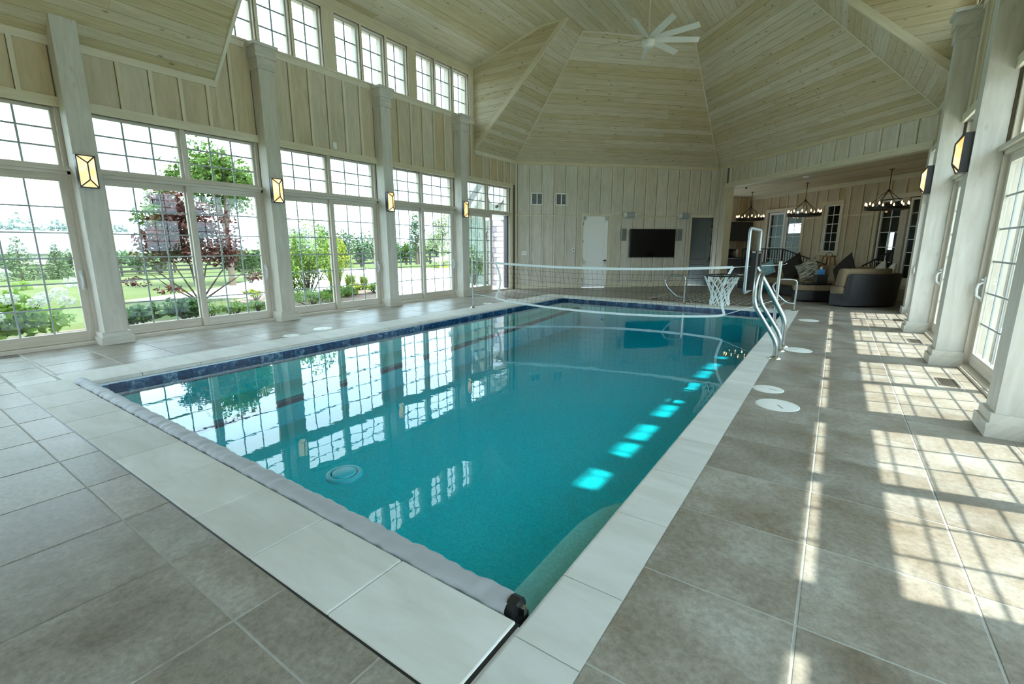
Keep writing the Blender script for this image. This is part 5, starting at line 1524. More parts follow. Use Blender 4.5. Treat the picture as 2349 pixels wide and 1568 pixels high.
def pillow(name, w, t, loc, rot, mat, lab, grp='throw pillows on the sofa'):
    o = empty(name, loc, 0, lab, 'pillow', grp); o.rotation_euler = rot
    m = MB()
    def f(sg):
        def g(u, v):
            x, y = 2 * u - 1, 2 * v - 1
            pin = 1 - 0.07 * (1 - abs(x) ** 2) * abs(y) ** 3 - 0.0
            pin2 = 1 - 0.07 * (1 - abs(y) ** 2) * abs(x) ** 3
            h = max(0.0, (1 - x ** 4)) ** 0.55 * max(0.0, (1 - y ** 4)) ** 0.55
            return (x * w / 2 * pin2, y * w / 2 * pin, sg * t / 2 * h)
        return g
    m.grid(f(1), 12, 12); n0 = len(m.f); m.grid(f(-1), 12, 12)
    for i in range(n0, len(m.f)): m.f[i] = m.f[i][::-1]
    m.build('cover', mat, o)
    m = MB()
    e = [f(1)(u, v) for u, v in [(k / 8, 0) for k in range(8)] + [(1, k / 8) for k in range(8)] + [(1 - k / 8, 1) for k in range(8)] + [(0, 1 - k / 8) for k in range(8)]]
    m.tube(e, 0.006, 5, closed=True); m.build('piping', mat, o)
    return o
def PW_(u, v, z): return P(u, v, z)
# pillow local z faces out; lean back against the cushions
pillow('throw_pillow', 0.42, 0.14, P(2.72, 0.36, 0.66), (R(62), 0.0, R(-35)), M_BLUEP, 'light blue patterned pillow at the left end of the sofa').rotation_euler = Matrix.Rotation(R(-40), 3, 'Z').to_4x4().to_euler()
TH = {}
def lean(o, face, tilt, roll):
    """face: horizontal heading (deg) of the pillow's front, tilt back, roll in its own plane"""
    z = Vector((math.cos(R(face)) * math.cos(R(tilt)), math.sin(R(face)) * math.cos(R(tilt)), math.sin(R(tilt))))
    x = Vector((0, 0, 1)).cross(z).normalized(); y = z.cross(x)
    c, s = math.cos(R(roll)), math.sin(R(roll))
    X = x * c + y * s; Y = y * c - x * s
    M = Matrix(((X.x, Y.x, z.x), (X.y, Y.y, z.y), (X.z, Y.z, z.z)))
    o.rotation_euler = M.to_euler()
pl = [o for o in COL.objects if o.name.startswith('throw_pillow')][0]
pl.location = P(2.22, 0.38, 0.665); lean(pl, -115, 22, 28)
p2 = pillow('throw_pillow', 0.62, 0.18, P(3.05, 0.50, 0.735), (0, 0, 0), M_BROWNP, 'large dark brown pillow behind the steel net post'); lean(p2, -130, 20, 40)
p3 = pillow('throw_pillow', 0.50, 0.15, P(3.80, 0.30, 0.715), (0, 0, 0), M_STRIPEP, 'cream pillow with dark streaks in the middle of the sofa'); lean(p3, -115, 22, 32)
p4 = pillow('throw_pillow', 0.62, 0.18, P(5.02, 0.16, 0.745), (0, 0, 0), M_BROWNP, 'dark brown pillow standing on its corner near the curved end'); lean(p4, -150, 14, 44)
p5 = pillow('throw_pillow', 0.30, 0.12, P(5.50, 0.62, 0.80), (0, 0, 0), M_CREAMP, 'cream pillow sticking up over the curved back, the left one'); lean(p5, -160, 15, 38)
p6 = pillow('throw_pillow', 0.28, 0.12, P(5.72, 0.66, 0.78), (0, 0, 0), M_CREAMP, 'cream pillow sticking up over the curved back, the right one'); lean(p6, -170, 15, 30)
rg = empty('area_rug', (-2.35, 12.55, 0.001), R(-4), 'black and white woven rug on the floor before the sofa', 'rug')
m = MB(); m.box((-1.35, -0.95, 0), (1.42, 0.95, 0.010)); m.build('weave', M_RUG, rg)
m = MB()
for x in (-1.41, 1.42): m.box((x, -0.95, 0), (x + 0.06, 0.95, 0.009))
m.build('fringe', M_CREAMP, rg)

# ------------------------------------------------------------------ outdoors: ground
def gz(x):
    """height of the lawn: level by the house, dropping to the paddock"""
    if x > -28: return -0.12
    if x < -46: return -1.45
    return -0.12 - 1.33 * (-28 - x) / 18
m = MB()
gx = [-8.47, -12, -16, -22, -28, -31, -34, -37, -40, -43, -46, -60, -100, -200, -420]
gy = [-220, -60, -20, -5, 10, 25, 40, 80, 160, 320]
V = [(x, y, gz(x)) for x in gx for y in gy]; n = len(gy)
m.add(V, [(i * n + j, i * n + j + 1, (i + 1) * n + j + 1, (i + 1) * n + j) for i in range(len(gx) - 1) for j in range(n - 1)], None)
lawn = m.build('lawn', M_LAWN, None, 'structure')
def fix_up(o):
    bm = bmesh.new(); bm.from_mesh(o.data)
    for f in bm.faces:
        f.normal_update()
        if f.normal.z < 0: f.normal_flip()
    bm.to_mesh(o.data); bm.free(); return o
fix_up(lawn)
m = MB(); m.box((1.52, -60, -0.4), (7.5, 11.5, -0.10)); m.build('patio_floor', M_CONC, None, 'structure')
m = MB(); m.box((7.5, -80, -0.4), (160, 90, -0.14)); m.box((-60, -120, -0.4), (7.5, -3.46, -0.16)); m.build('lawn', M_LAWN, None, 'structure')
m = MB()
m.prism([(-8.5, 7.9), (-8.5, 14.2), (-12, 14.2), (-12, 26), (-20, 26), (-23, 21.5), (-27, 18.5), (-25, 14.5), (-20.5, 10.3), (-17.0, 6.9), (-15.4, 4.3), (-14.3, 5.5), (-13.7, 6.6), (-13.4, 8.4), (-13.1, 10.2), (-11.6, 9.9)], -0.3, -0.105)
m.build('driveway_path', plain('pale_concrete_drive', (0.66, 0.65, 0.62), 0.8, noise=0.05, nscale=2), None, 'structure')  # one pale concrete tone, faintly mottled
m = MB(); m.prism([(-8.6, 5.9), (-8.6, 8.1), (-11.3, 9.75), (-13.0, 9.9), (-13.2, 8.4), (-13.4, 6.6), (-12.8, 5.7), (-11.4, 6.0)], -0.3, -0.085); m.build('garden_land', M_MULCH, None, 'structure')
m = MB(); m.prism([(-8.6, -0.5), (-8.6, 5.6), (-10.4, 5.3), (-10.6, 2.5), (-10.3, -0.5)], -0.3, -0.09); m.build('garden_land', M_MULCH, None, 'structure')

# ------------------------------------------------------------------ plants
def leaf_mesh(name, mat, parent, P0, size, seed, elong=1.7, droop=0.0, kind='stuff', up=0.4):
    """many folded diamond leaves centred on the points P0 (parent space)"""
    rg = np.random.default_rng(seed)
    n = len(P0)
    nrm = rg.normal(size=(n, 3)); nrm[:, 2] = np.abs(nrm[:, 2]) + up
    nrm /= np.linalg.norm(nrm, axis=1, keepdims=True)
    t = rg.normal(size=(n, 3)); t[:, 2] -= droop
    t -= nrm * (t * nrm).sum(1, keepdims=True); t /= np.linalg.norm(t, axis=1, keepdims=True)
    b = np.cross(nrm, t)
    s = size * rg.uniform(0.6, 1.3, (n, 1))
    w = s / elong * 0.5
    V = np.stack([P0 - t * s * 0.5, P0 + b * w - nrm * w * 0.35, P0 + t * s * 0.5, P0 - b * w - nrm * w * 0.35], 1).reshape(-1, 3)
    me = bpy.data.meshes.new(name)
    me.vertices.add(4 * n); me.loops.add(4 * n); me.polygons.add(n)
    me.vertices.foreach_set('co', V.ravel()); me.loops.foreach_set('vertex_index', np.arange(4 * n))
    me.polygons.foreach_set('loop_start', np.arange(n) * 4); me.polygons.foreach_set('loop_total', np.full(n, 4))
    me.update(calc_edges=True)
    me.materials.append(mat)
    o = bpy.data.objects.new(name, me); COL.objects.link(o); o.parent = parent
    if kind: o['kind'] = kind
    return o
def blob(c, r, n, seed, shell=0.55, clump=0):
    rg = np.random.default_rng(seed)
    d = rg.normal(size=(n, 3)); d /= np.linalg.norm(d, axis=1, keepdims=True)
    q = d * (rg.uniform(shell ** 3, 1, (n, 1)) ** (1 / 3))
    return np.array(c) + q * np.array(r)
def cloud(c, r, n, k, seed, cr=0.42):
    """k leafy clumps spread over an ellipsoid, n leaves in all"""
    rg = np.random.default_rng(seed)
    out = []
    for i in range(k):
        d = rg.normal(size=3); d /= np.linalg.norm(d)
        cc = np.array(c) + d * np.array(r) * rg.uniform(0.25, 0.80)
        f = cr * rg.uniform(0.6, 1.2)
        out.append(blob(cc, np.array(r) * f, n // k, seed * 91 + i, 0.2))
    return np.concatenate(out)
def limbs(m, base, targets, r0, seed, bend=0.2):
    rg = random.Random(seed)
    for t in targets:
        b = Vector(base); t = Vector(t); mid = b.lerp(t, 0.5) + Vector((rg.uniform(-bend, bend), rg.uniform(-bend, bend), rg.uniform(0, bend)))
        pts = [b.lerp(mid, k / 3) for k in range(3)] + [mid.lerp(t, k / 3) for k in range(4)]
        m.tube(pts, [r0 * (1 - 0.13 * k) for k in range(7)], 6)
def tree(name, label, cat, loc, H, crown_c, crown_r, n, k, size, mat, seed, group=None, r0=0.12, nl=5, cr=0.42, trunk_mat=None, elong=1.7, fork=0.35):
    o = empty(name, loc, 0, label, cat, group)
    rg = random.Random(seed)
    m = MB()
    base = (0, 0, -0.05); f = (0, 0, H * fork)
    m.tube([base, f], [r0, r0 * 0.85], 8)
    limbs(m, f, [(crown_c[0] + rg.uniform(-0.7, 0.7) * crown_r[0], crown_c[1] + rg.uniform(-0.7, 0.7) * crown_r[1], crown_c[2] + rg.uniform(-0.3, 0.6) * crown_r[2]) for _ in range(nl)], r0 * 0.6, seed)
    m.build('trunk', trunk_mat or M_BARK, o)
    leaf_mesh('foliage', mat, o, cloud(crown_c, crown_r, n, k, seed, cr), size, seed, elong)
    return o
def shrub(name, label, loc, r, h, n, k, size, mat, seed, group=None, stems=5, cr=0.45, elong=1.7):
    o = empty(name, loc, 0, label, 'shrub', group)
    rg = random.Random(seed)
    m = MB()
    limbs(m, (0, 0, -0.03), [(rg.uniform(-0.6, 0.6) * r, rg.uniform(-0.6, 0.6) * r, h * rg.uniform(0.5, 0.85)) for _ in range(stems)], 0.018, seed, 0.08)
    m.build('stems', M_BARK, o)
    leaf_mesh('foliage', mat, o, cloud((0, 0, h * 0.55), (r, r, h * 0.45), n, k, seed, cr), size, seed, elong)
    return o

L_NEARG = leaf_mat('shade_lifted_green_leaves', (0.10, 0.19, 0.028), (0.22, 0.33, 0.06))  # close shrubs: leaf colours lightened to make up for the building's shade
L_NEARD = leaf_mat('shade_lifted_dark_leaves', (0.045, 0.10, 0.025), (0.11, 0.20, 0.05))  # dark leaves lightened likewise against the building's shade
L_HYD = leaf_mat('shade_lifted_hydrangea_leaves', (0.17, 0.31, 0.045), (0.34, 0.48, 0.09))  # hydrangea green lightened too, as it stands in shade
# hydrangea by the near left window
hy = empty('hydrangea', (-9.75, 1.15, -0.10), 0, 'hydrangea bush with round white flower heads outside the near left window', 'shrub')
m = MB(); rg_ = random.Random(3)
limbs(m, (0, 0, 0), [(rg_.uniform(-0.4, 0.4), rg_.uniform(-0.8, 0.7), rg_.uniform(0.5, 0.8)) for _ in range(14)], 0.014, 5, 0.08); m.build('stems', M_BARK, hy)
leaf_mesh('foliage', L_HYD, hy, np.concatenate([cloud((0, 0, 0.36), (0.55, 1.0, 0.36), 900, 26, 11), blob((0, 0.35, 0.75), (0.15, 0.18, 0.18), 30, 12)]), 0.14, 12, 1.35)
HB_ = [(0.0, -0.80, 0.62), (0.15, -0.62, 0.72), (-0.1, -0.45, 0.66), (0.2, -0.35, 0.76), (0.3, -0.12, 0.70), (0.05, 0.0, 0.80), (-0.05, 0.24, 1.02), (0.25, 0.22, 0.68), (0.35, 0.48, 0.62), (0.1, 0.60, 0.66), (0.3, 0.80, 0.60), (0.05, 0.95, 0.86), (0.36, -0.60, 0.50), (0.42, -0.30, 0.42), (0.4, 0.02, 0.46), (-0.25, 0.85, 0.70), (0.38, -0.9, 0.45)]
for i, c in enumerate(HB_):
    leaf_mesh('flower_head', L_CREAM, hy, blob(c, (0.105, 0.105, 0.075), 110, 200 + i, 0.75), 0.045, 300 + i, 1.1, kind=None)
shrub('dark_shrub', 'low dark leafy shrub outside the second window, nearest the column', (-10.15, 2.95, -0.10), 0.42, 0.44, 700, 14, 0.11, L_NEARD, 21, 'low dark shrubs under the second window')
shrub('dark_shrub', 'low dark leafy shrub outside the second window, with a taller sprig', (-10.2, 3.75, -0.10), 0.45, 0.50, 700, 14, 0.11, L_NEARD, 22, 'low dark shrubs under the second window')
for k in range(3):
    shrub('clipped_shrub', ['bright green low bush left of the second window mullion', 'bright green low bush right of the second window mullion', 'bright green low bush at the right end of the second window'][k],
          (-10.15, 4.15 + 0.48 * k, -0.10), 0.34, 0.30, 700, 12, 0.05, L_NEARG, 31 + k, 'low bright bushes under the second window')
# Japanese maple
jm = empty('japanese_maple', (-13.5, 5.35, -0.12), 0, 'spreading dark red maple tree with thin bare stems', 'tree')
m = MB()
limbs(m, (0, 0, 0), [(-0.5, -1.1, 1.25), (0.2, -0.7, 1.6), (-0.3, 0.0, 1.9), (0.3, 0.6, 1.7), (-0.2, 1.25, 1.3), (0.5, -1.2, 0.85), (0.4, 1.1, 0.8), (0, 0.3, 2.1)], 0.028, 9, 0.16)
m.build('trunk', M_BARK, jm)
pts_ = np.concatenate([cloud((0, 0, 1.55), (1.0, 1.5, 0.85), 4600, 40, 41, 0.36), cloud((0, -0.15, 2.3), (0.6, 0.85, 0.55), 1300, 16, 42, 0.4), blob((0.3, -1.35, 0.62), (0.3, 0.3, 0.12), 70, 43), blob((0.4, -0.8, 0.40), (0.3, 0.3, 0.10), 60, 44), blob((0.3, 1.3, 0.62), (0.3, 0.3, 0.12), 80, 45)])
leaf_mesh('foliage', L_RED, jm, pts_, 0.115, 46, 1.9, 0.5)
tree('shade_tree', 'broad bright green tree behind the red maple', 'tree', (-18.2, 8.35, -0.12), 5.2, (0, 0, 3.75), (1.6, 2.05, 1.5), 5200, 44, 0.17, L_GREEN, 51, r0=0.12, cr=0.36)
tree('shade_tree', 'smaller light green tree left of the red maple', 'tree', (-19.5, 6.9, -0.12), 3.9, (0, 0, 2.6), (0.9, 1.1, 1.3), 1700, 22, 0.15, L_GREEN, 52, r0=0.07, cr=0.36)
shrub('lawn_shrub', 'dark rounded shrub standing on the lawn behind the red maple', (-19.0, 9.4, -0.12), 1.2, 1.5, 1500, 16, 0.15, L_DARK, 53)
shrub('yellow_shrub', 'small yellow-green shrub at the edge of the mulch bed', (-12.5, 6.25, -0.10), 0.30, 0.34, 500, 8, 0.06, L_LIME, 54)
# bed in front of the third window
bs = shrub('multi_stem_shrub', 'tall many-stemmed green shrub outside the third window', (-11.8, 7.35, -0.09), 0.85, 2.05, 3400, 34, 0.085, L_NEARG, 61, stems=16, cr=0.36)
shrub('multi_stem_shrub', 'shorter bushy shrub at the left edge of the third window', (-11.6, 6.75, -0.09), 0.50, 1.15, 1300, 16, 0.08, L_NEARG, 62, stems=9)
tree('sapling', 'thin sapling with sparse pinkish leaves rising behind the tall shrub', 'tree', (-14.0, 8.0, -0.12), 2.6, (0, 0, 2.1), (0.35, 0.45, 0.6), 130, 10, 0.07, leaf_mat('pink_buds', (0.40, 0.26, 0.24), (0.52, 0.38, 0.34)), 63, r0=0.018, nl=5, fork=0.5)
shrub('golden_shrub', 'golden yellow-green shrub right of the third window mullion', (-13.0, 9.1, -0.09), 0.50, 1.75, 1700, 20, 0.08, L_LIME, 64, stems=8)
def grass(label, loc, r, h, n, seed):
    o = empty('ornamental_grass', loc, 0, label, 'grass clump', 'ornamental grasses in the mulch bed')
    rg = random.Random(seed)
    m = MB()
    for i in range(n):
        a = rg.uniform(0, 6.283); q = r * 0.35 * rg.random() ** 0.5; hh = h * rg.uniform(0.6, 1.05); l = r * rg.uniform(0.15, 1.0)
        x0, y0 = q * math.cos(a), q * math.sin(a); w = 0.007
        c, s = math.cos(a), math.sin(a)
        V = []
        for k in range(4):
            t = k / 3
            x = x0 + c * l * t ** 2; y = y0 + s * l * t ** 2; z = hh * (t - 0.16 * t ** 3)
            ww = w * (1 - t * 0.85)
            V += [(x - s * ww, y + c * ww, z), (x + s * ww, y - c * ww, z)]
        m.add(V, [(0, 1, 3, 2), (2, 3, 5, 4), (4, 5, 7, 6)])
    m.build('blades', L_GRASS, o, 'stuff'); 
    m = MB()
    for i in range(10):
        a = rg.uniform(0, 6.283); l = r * rg.uniform(0.2, 0.7)
        m.tube([(0, 0, 0), (l * 0.5 * math.cos(a), l * 0.5 * math.sin(a), h * 0.75), (l * math.cos(a), l * math.sin(a), h * 1.12)], [0.004, 0.003, 0.006], 4)
    m.build('seed_stalks', L_BIRCH, o)
    return o
grass('tallest clump of bright ornamental grass, beside the third window mullion', (-12.6, 8.75, -0.09), 0.42, 1.15, 520, 71)
grass('mid-sized clump of ornamental grass in the middle of the three', (-12.8, 9.45, -0.09), 0.36, 0.72, 420, 72)
grass('smallest clump of ornamental grass, farthest from the mullion', (-12.7, 9.9, -0.09), 0.26, 0.66, 330, 73)
shrub('juniper', 'low spreading juniper close to the third window', (-10.1, 6.35, -0.09), 0.72, 0.42, 2200, 26, 0.06, L_NEARG, 81, elong=2.6)
shrub('juniper', 'low dark juniper just left of the third window mullion', (-10.6, 7.25, -0.09), 0.55, 0.40, 1300, 16, 0.06, L_NEARD, 82, elong=2.6)
for k, (x, y, r) in enumerate(((-11.3, 8.15, 0.46), (-11.6, 8.75, 0.42), (-11.5, 9.35, 0.46))):
    shrub('ground_cover', ['low leafy ground cover nearest the third window mullion', 'low reddish-edged ground cover in the middle of the bed', 'low leafy ground cover at the right end of the bed'][k], (x, y, -0.09), r, 0.36, 700, 12, 0.075, [L_NEARG, L_LIME, L_NEARG][k], 85 + k, 'ground cover in the mulch bed')
# court beyond the fourth window
tree('birch', 'pale feathery birch tree outside the fourth window', 'tree', (-20.7, 22.1, -0.12), 3.9, (0, 0, 2.2), (1.0, 1.05, 1.7), 2400, 30, 0.12, L_BIRCH, 91, r0=0.05, cr=0.36, trunk_mat=plain('birch_bark', (0.5, 0.48, 0.44), 0.8))
shrub('pale_shrub', 'cream-leaved shrub at the far edge of the driveway, the left one', (-22.6, 24.3, -0.12), 0.75, 0.95, 1100, 14, 0.10, L_WHITEY, 92, 'cream-leaved shrubs across the driveway')
shrub('pale_shrub', 'cream-leaved shrub at the far edge of the driveway, the right one', (-21.9, 25.6, -0.12), 0.8, 0.85, 1100, 14, 0.10, L_WHITEY, 93, 'cream-leaved shrubs across the driveway')
shrub('yellow_ground_cover', 'strip of yellow-green ground cover along the far driveway edge', (-21.5, 22.8, -0.12), 1.0, 0.25, 900, 14, 0.07, L_LIME, 94)
# evergreens, paddock trees and far tree lines
for k, (x, y, h, r, lab) in enumerate(((-40.5, 6.6, 3.2, 1.15, 'taller of the two dark evergreens on the lawn'), (-40.8, 8.3, 2.7, 0.9, 'shorter of the two dark evergreens on the lawn'))):
    o = empty('evergreen', (x, y, gz(x)), 0, lab, 'tree')
    m = MB(); m.tube([(0, 0, -0.05), (0, 0, h * 0.8)], [0.09, 0.03], 7); m.build('trunk', M_BARK, o)
    pts_ = np.concatenate([blob((0, 0, h * (0.1 + 0.85 * t)), (r * (1.05 - t) + 0.05, r * (1.05 - t) + 0.05, 0.22), int(260 * (1.1 - t)), 400 + 20 * k + i, 0.5) for i, t in enumerate([q / 10 for q in range(10)])])
    leaf_mesh('foliage', leaf_mat('evergreen_needles', (0.07, 0.12, 0.06), (0.15, 0.20, 0.10)), o, pts_, 0.20, 420 + k, 3.0)
def polar(px, d):
    """point at distance d along the bearing seen at picture column px"""
    a = R(34.48) + math.atan2(1174.5 - px, 1090.0)
    return (-d * math.sin(a), d * math.cos(a))
FT = []; ORD = ['first', 'second', 'third', 'fourth', 'fifth', 'sixth', 'seventh', 'eighth', 'ninth', 'tenth', 'eleventh', 'twelfth']
rg_ = random.Random(17)
k = 0
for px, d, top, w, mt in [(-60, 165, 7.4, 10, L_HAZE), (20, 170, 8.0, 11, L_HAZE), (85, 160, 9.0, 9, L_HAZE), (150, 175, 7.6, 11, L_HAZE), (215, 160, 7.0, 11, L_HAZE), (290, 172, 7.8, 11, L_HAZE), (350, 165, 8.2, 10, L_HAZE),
                          (150, 62, 1.0, 2.4, L_FAR), (205, 66, 0.9, 2.6, L_FAR), (255, 64, 1.0, 2.6, L_FAR), (310, 60, 1.4, 2.6, L_FAR), (360, 62, 1.4, 2.8, L_FAR), (620, 70, 3.5, 3.5, L_FAR),
                          (690, 75, 4.6, 4, L_FAR), (745, 66, 4.2, 3.6, L_FAR), (790, 60, 4.0, 3.0, L_FAR), (825, 64, 3.6, 3.2, L_FAR), (858, 58, 3.2, 2.8, L_FAR), (905, 62, 2.2, 2.6, L_FAR), (930, 52, 1.9, 2.0, L_GREEN),
                          (955, 42, 4.6, 1.8, L_FAR), (962, 50, 2.0, 2.0, L_GREEN), (1000, 60, 3.4, 2.8, L_FAR), (1045, 55, 3.0, 2.6, L_FAR), (-10, 70, 0.8, 2.6, L_FAR)]:
    x, y = polar(px, d); z0 = gz(x); h = top - z0
    k += 1
    kd = 0 if mt is L_HAZE else (1 if top < 2.5 else 2); FT.append(kd); od = ORD[FT.count(kd) - 1]
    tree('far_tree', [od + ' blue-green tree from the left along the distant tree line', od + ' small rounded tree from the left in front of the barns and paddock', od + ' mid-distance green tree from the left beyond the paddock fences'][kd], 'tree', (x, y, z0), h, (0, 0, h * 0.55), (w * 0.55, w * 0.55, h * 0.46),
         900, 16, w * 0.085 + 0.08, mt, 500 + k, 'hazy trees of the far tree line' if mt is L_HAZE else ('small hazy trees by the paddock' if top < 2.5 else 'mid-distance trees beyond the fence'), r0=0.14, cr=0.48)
# paddock fences
def fence(label, a, b, n):
    o = empty('paddock_fence', (a[0], a[1], gz(a[0])), 0, label, 'fence', 'black paddock fences')
    A = Vector((0, 0, 0)); Bv = Vector((b[0] - a[0], b[1] - a[1], gz(b[0]) - gz(a[0])))
    for k in range(n + 1):
        p = A.lerp(Bv, k / n)
        m = MB(); m.box((p.x - 0.07, p.y - 0.07, p.z - 0.1), (p.x + 0.07, p.y + 0.07, p.z + 1.25)); m.build('post', M_FENCE, o)
        if k < n:
            q = A.lerp(Bv, (k + 1) / n)
            for z in (0.35, 0.75, 1.12):
                m = MB(); m.bar(p + Vector((0.08, 0, z)), q + Vector((0.08, 0, z)), 0.03, 0.13); m.build('board', M_FENCE, o)
fence('black board fence across the paddock seen through the left windows', (-47, -2), (-47, 26), 11)
fence('black board fence farther off, behind the nearer one', (-58, 0), (-58, 34), 13)
fence('black board fence at the driveway seen through the fourth window', (-31, 19), (-33, 44), 9)
# barns
def barn(loc, ln_, wd, wh, rh, label):
    o = empty('barn', loc, R(4), label, 'barn')
    m = MB(); m.box((-wd / 2, -ln_ / 2, 0), (wd / 2, ln_ / 2, wh)); m.build('walls', M_SOFFIT, o)
    m = MB()
    for s in (1, -1):
        m.slab([(s * (wd / 2 + 0.5), -ln_ / 2 - 0.5, wh - 0.3), (s * (wd / 2 + 0.5), ln_ / 2 + 0.5, wh - 0.3), (0, ln_ / 2 + 0.5, wh + rh), (0, -ln_ / 2 - 0.5, wh + rh)], (s * rh, 0, wd / 2), 0.2)
    m.build('roof', M_STAINW, o)
    for y in (-ln_ * 0.28, ln_ * 0.22):
        m = MB(); m.box((-0.6, y - 0.6, wh + rh - 0.5), (0.6, y + 0.6, wh + rh + 0.7)); c = m.build('cupola', M_SOFFIT, o)
        m = MB(); m.lathe([(0.0, wh + rh + 1.4), (1.0, wh + rh + 0.65)], (0, y, 0), 4, False); m.build('cupola_roof', M_GREYPL, c)
    for k in range(7):
        y = -ln_ / 2 + ln_ * (k + 0.5) / 7
        m = MB(); m.box((wd / 2, y - 0.6, 0.9), (wd / 2 + 0.05, y + 0.6, 1.9)); m.build('window', M_GREYPL, o)
    m = MB(); m.prism([(wd / 2, -2.2), (wd / 2 + 1.8, -2.2), (wd / 2 + 1.8, 2.2), (wd / 2, 2.2)], 0, 1.5); m.build('porch', M_SOFFIT, o)
    m = MB()
    for s in (1, -1):
        m.slab([(wd / 2 - 2, s * 2.7, 1.4), (wd / 2 + 2.2, s * 2.7, 1.4), (wd / 2 + 2.2, 0, 2.7), (wd / 2 - 2, 0, 2.7)], (0, s * 1.8, 2.7), 0.15)
    m.build('porch_roof', M_STAINW, o)
x, y = polar(150, 112); barn((x, y, -1.45), 46, 12, 2.0, 3.3, 'long white-roofed barn with cupolas beyond the paddock')
# parked vehicle by the far barn
x, y = polar(286, 88)
o = empty('parked_car', (x, y, -1.45), R(70), 'small dark vehicle parked far off by the barns', 'car')
m = MB(); m.rbox((-2.1, -0.85, 0.35), (2.1, 0.85, 0.95), 0.15); m.rbox((-1.2, -0.75, 0.9), (1.3, 0.75, 1.5), 0.2); m.build('body', plain('car_blue_grey', (0.10, 0.12, 0.16), 0.3), o)
for sx in (-1.3, 1.3):
    for sy in (-0.8, 0.8):
        m = MB(); m.tube([(sx, sy - 0.1, 0.33), (sx, sy + 0.1, 0.33)], 0.33, 14); m.build('wheel', M_BLACK, o)
# hedge and trees on the sunny side, low enough to leave the sun free
for k in range(7):
    shrub('boundary_shrub', ORD[k] + ' rounded shrub across the patio outside the right-hand doors, counted from the near end', (13.5, -6 + 4.6 * k, -0.14), 1.7, 2.0, 900, 12, 0.16, L_GREEN, 700 + k, 'shrubs across the sunny patio', stems=3)

# ------------------------------------------------------------------ the house wing seen through the open slider
hw_ = empty('house_wing', (-10.8, 14.3, -0.12), 0, 'pale shingled house gable seen through the far left slider', 'house')
def hv(x, y, z): return (x + 10.8, y - 14.3, z + 0.12)
m = MB(); m.slab([hv(-12.1, 14.3, -0.1), hv(-9.3, 14.3, -0.1), hv(-9.3, 14.3, 5.2), hv(-12.1, 14.3, 2.25)], (0, -1, 0), 0.25); m.build('gable_wall', M_SOFFIT, hw_)
nr_ = 15
for k in range(nr_):
    z0 = -0.1 + k * 0.16
    for j in range(4):
        x0 = -11.95 + 0.27 * j + (0.12 if k % 2 else 0)
        if k % 2 and j == 3: continue
        m = MB(); m.box(hv(x0 + 0.004, 14.275 - 0.012, z0), hv(x0 + 0.262, 14.30, z0 + 0.155)); m.build('shingle', M_SHINGLE, hw_)
m = MB(); m.bar(hv(-12.45, 14.2, 1.90), hv(-9.2, 14.2, 5.35), 0.16, 0.20, (0, 1, 0)); m.build('rake_board', M_WHITE, hw_)
m = MB(); m.slab([hv(-12.6, 13.75, 1.92), hv(-12.6, 19, 1.92), hv(-9.2, 19, 5.55), hv(-9.2, 13.75, 5.55)], (-3.63, 0, 3.4), 0.12); m.build('roof', M_GREYPL, hw_)
m = MB(); m.box(hv(-11.98, 14.20, -0.1), hv(-11.82, 14.28, 2.3)); m.box(hv(-11.08, 14.20, -0.1), hv(-10.97, 14.28, 2.9)); m.build('corner_board', M_WHITE, hw_)
m = MB(); m.tube([hv(-10.90, 14.22, 0), hv(-10.90, 14.22, 3.2)], 0.045, 8); m.build('downspout', plain('sage_metal', (0.25, 0.30, 0.24), 0.5), hw_)
m = MB()
for k in range(9):
    a = hv(-14.2 + 0.0 * k, 17.6 + 0.16 * k, 2.6 + 0.26 * k); b = hv(-10.9, 17.6 + 0.16 * k, 2.6 + 0.26 * k)
    m.add([a, b, (b[0], b[1] + 0.19, b[2] + 0.28), (a[0], a[1] + 0.19, a[2] + 0.28), (a[0], a[1] - 0.02, a[2] + 0.02), (b[0], b[1] - 0.02, b[2] + 0.02)], [(0, 1, 2, 3), (4, 5, 1, 0)])
m.build('back_roof', M_STAINW, hw_, 'stuff')
o = empty('gable_vent', (-10.42, 14.27, 3.16), 0, 'round pale grey drum-like vent on the house gable', 'vent')
m = MB(); m.tube([(0, 0, 0), (0, -0.10, 0)], 0.34, 28); m.build('drum', M_ALU, o)
m = MB(); m.tube([(0.34 * math.cos(t), -0.10, 0.34 * math.sin(t)) for t in [2 * math.pi * k / 28 for k in range(28)]], 0.03, 6, closed=True); m.build('ring', M_WHITE, o)
o = empty('outdoor_camera', (-10.42, 14.27, 2.74), 0, 'small dark camera under the round gable vent', 'camera')
m = MB(); m.box((-0.03, -0.05, -0.02), (0.03, 0, 0.05)); m.build('mount', M_WHITE, o)
m = MB(); m.tube([(0, -0.04, 0), (0.03, -0.15, -0.04)], 0.045, 10); m.build('body', M_BLACK, o)
o = empty('outdoor_lantern', (-10.76, 14.27, 1.62), 0, 'black carriage lantern on the house wall outside the open slider', 'lantern')
m = MB(); m.box((-0.05, -0.02, -0.10), (0.05, 0, 0.18)); m.tube([(0, -0.01, 0.14), (0, -0.10, 0.20), (0, -0.16, 0.22)], 0.012, 6); m.build('bracket', M_BLACK, o)
m = MB(); m.lathe([(0, 0.30), (0.015, 0.27), (0.03, 0.24), (0.10, 0.16), (0.105, 0.15)], (0, -0.16, 0), 6, False); m.lathe([(0, -0.20), (0.03, -0.17), (0.06, -0.14), (0, -0.14)], (0, -0.16, 0), 6, False)
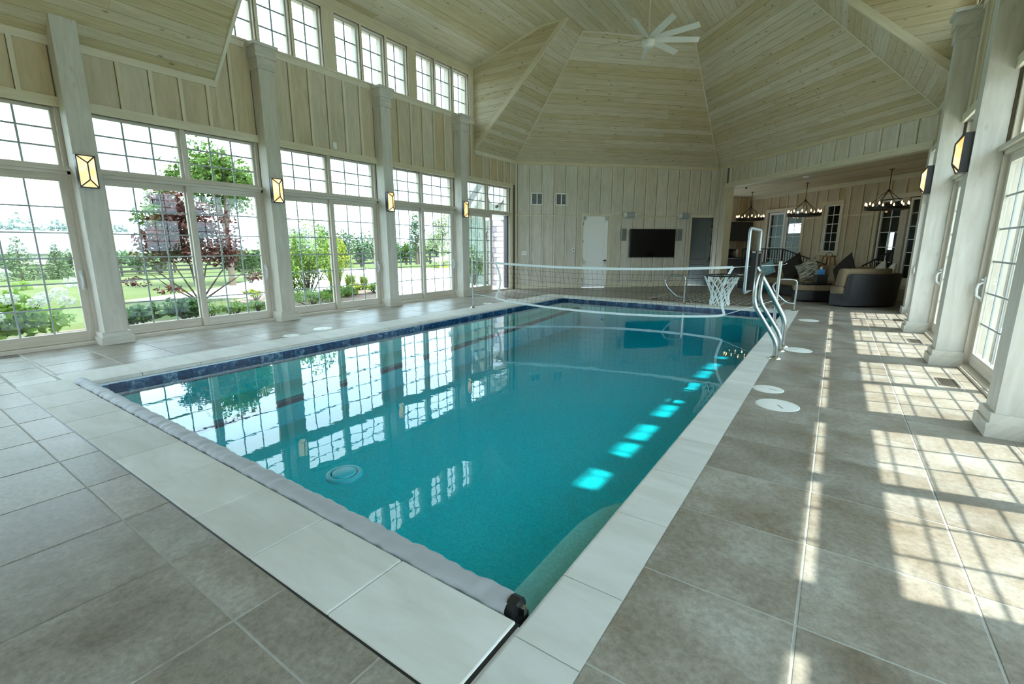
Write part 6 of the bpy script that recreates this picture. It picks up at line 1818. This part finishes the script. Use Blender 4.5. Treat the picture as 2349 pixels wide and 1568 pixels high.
for k in range(6):
    a = math.pi / 3 * k; m.bar((0.06 * math.cos(a), -0.16 + 0.06 * math.sin(a), -0.14), (0.095 * math.cos(a), -0.16 + 0.095 * math.sin(a), 0.15), 0.012, 0.012)
m.build('cage', M_BLACK, o)
m = MB(); m.lathe([(0.055, -0.14), (0.088, 0.15)], (0, -0.16, 0), 6, False); m.build('panes', M_CLEAR, o)
shrub('foundation_shrub', 'bright feathery shrub against the house wall outside the open slider', (-10.95, 13.5, -0.10), 0.45, 1.45, 1500, 18, 0.09, L_GREEN, 801, stems=8, elong=2.6)
sp = empty('stone_pier', (-10.3, 13.83, -0.12), 0, 'pinkish stone pier with white corner stones outside the open slider', 'stone pier')
M_PST = plain('pinkish_fieldstone', (0.24, 0.205, 0.215), 0.8, noise=0.15, nscale=9)
M_QST = plain('white_quoin_stone', (0.42, 0.41, 0.41), 0.75, noise=0.06, nscale=9)
m = MB(); m.box((-0.27, 0.02, 0), (0.33, 0.42, 2.35)); m.build('core', M_PST, sp)
rg_ = random.Random(5); z = 0.0; k = 0
while z < 2.3:
    h = rg_.uniform(0.13, 0.24); x = -0.28; q = 0.30 if k % 2 else 0.20
    while x < 0.34 - q - 0.05:
        w = min(rg_.uniform(0.12, 0.22), 0.34 - q - x)
        m = MB(); m.rbox((x + 0.005, -0.02 + rg_.uniform(-0.012, 0.012), z + 0.005), (x + w - 0.005, 0.05, z + h - 0.005), 0.015, 1, False); m.build('stone', M_PST, sp); x += w
    m = MB(); m.rbox((x + 0.005, -0.05, z + 0.005), (0.36, 0.1, z + h - 0.005), 0.02, 1, False); m.build('quoin', M_QST, sp)
    z += h; k += 1
m = MB(); m.rbox((-0.34, -0.06, 2.33), (0.40, 0.46, 2.43), 0.02, 1, False); m.build('cap', M_QST, sp)


# garden seen through the house windows behind the alcove
p = P(2.4, 9.5, 0)
shrub('garden_bush', 'green bush glimpsed through the house window behind the right-hand alcove doors', (p[0], p[1], 0.0), 1.5, 2.6, 900, 12, 0.16, L_GREEN, 901, stems=4)
m = MB(MBF); m.box((-14, VB + 2.1, -0.5), (16, VB + 40, -0.05)); m.build('lawn', M_LAWN, None, 'structure')
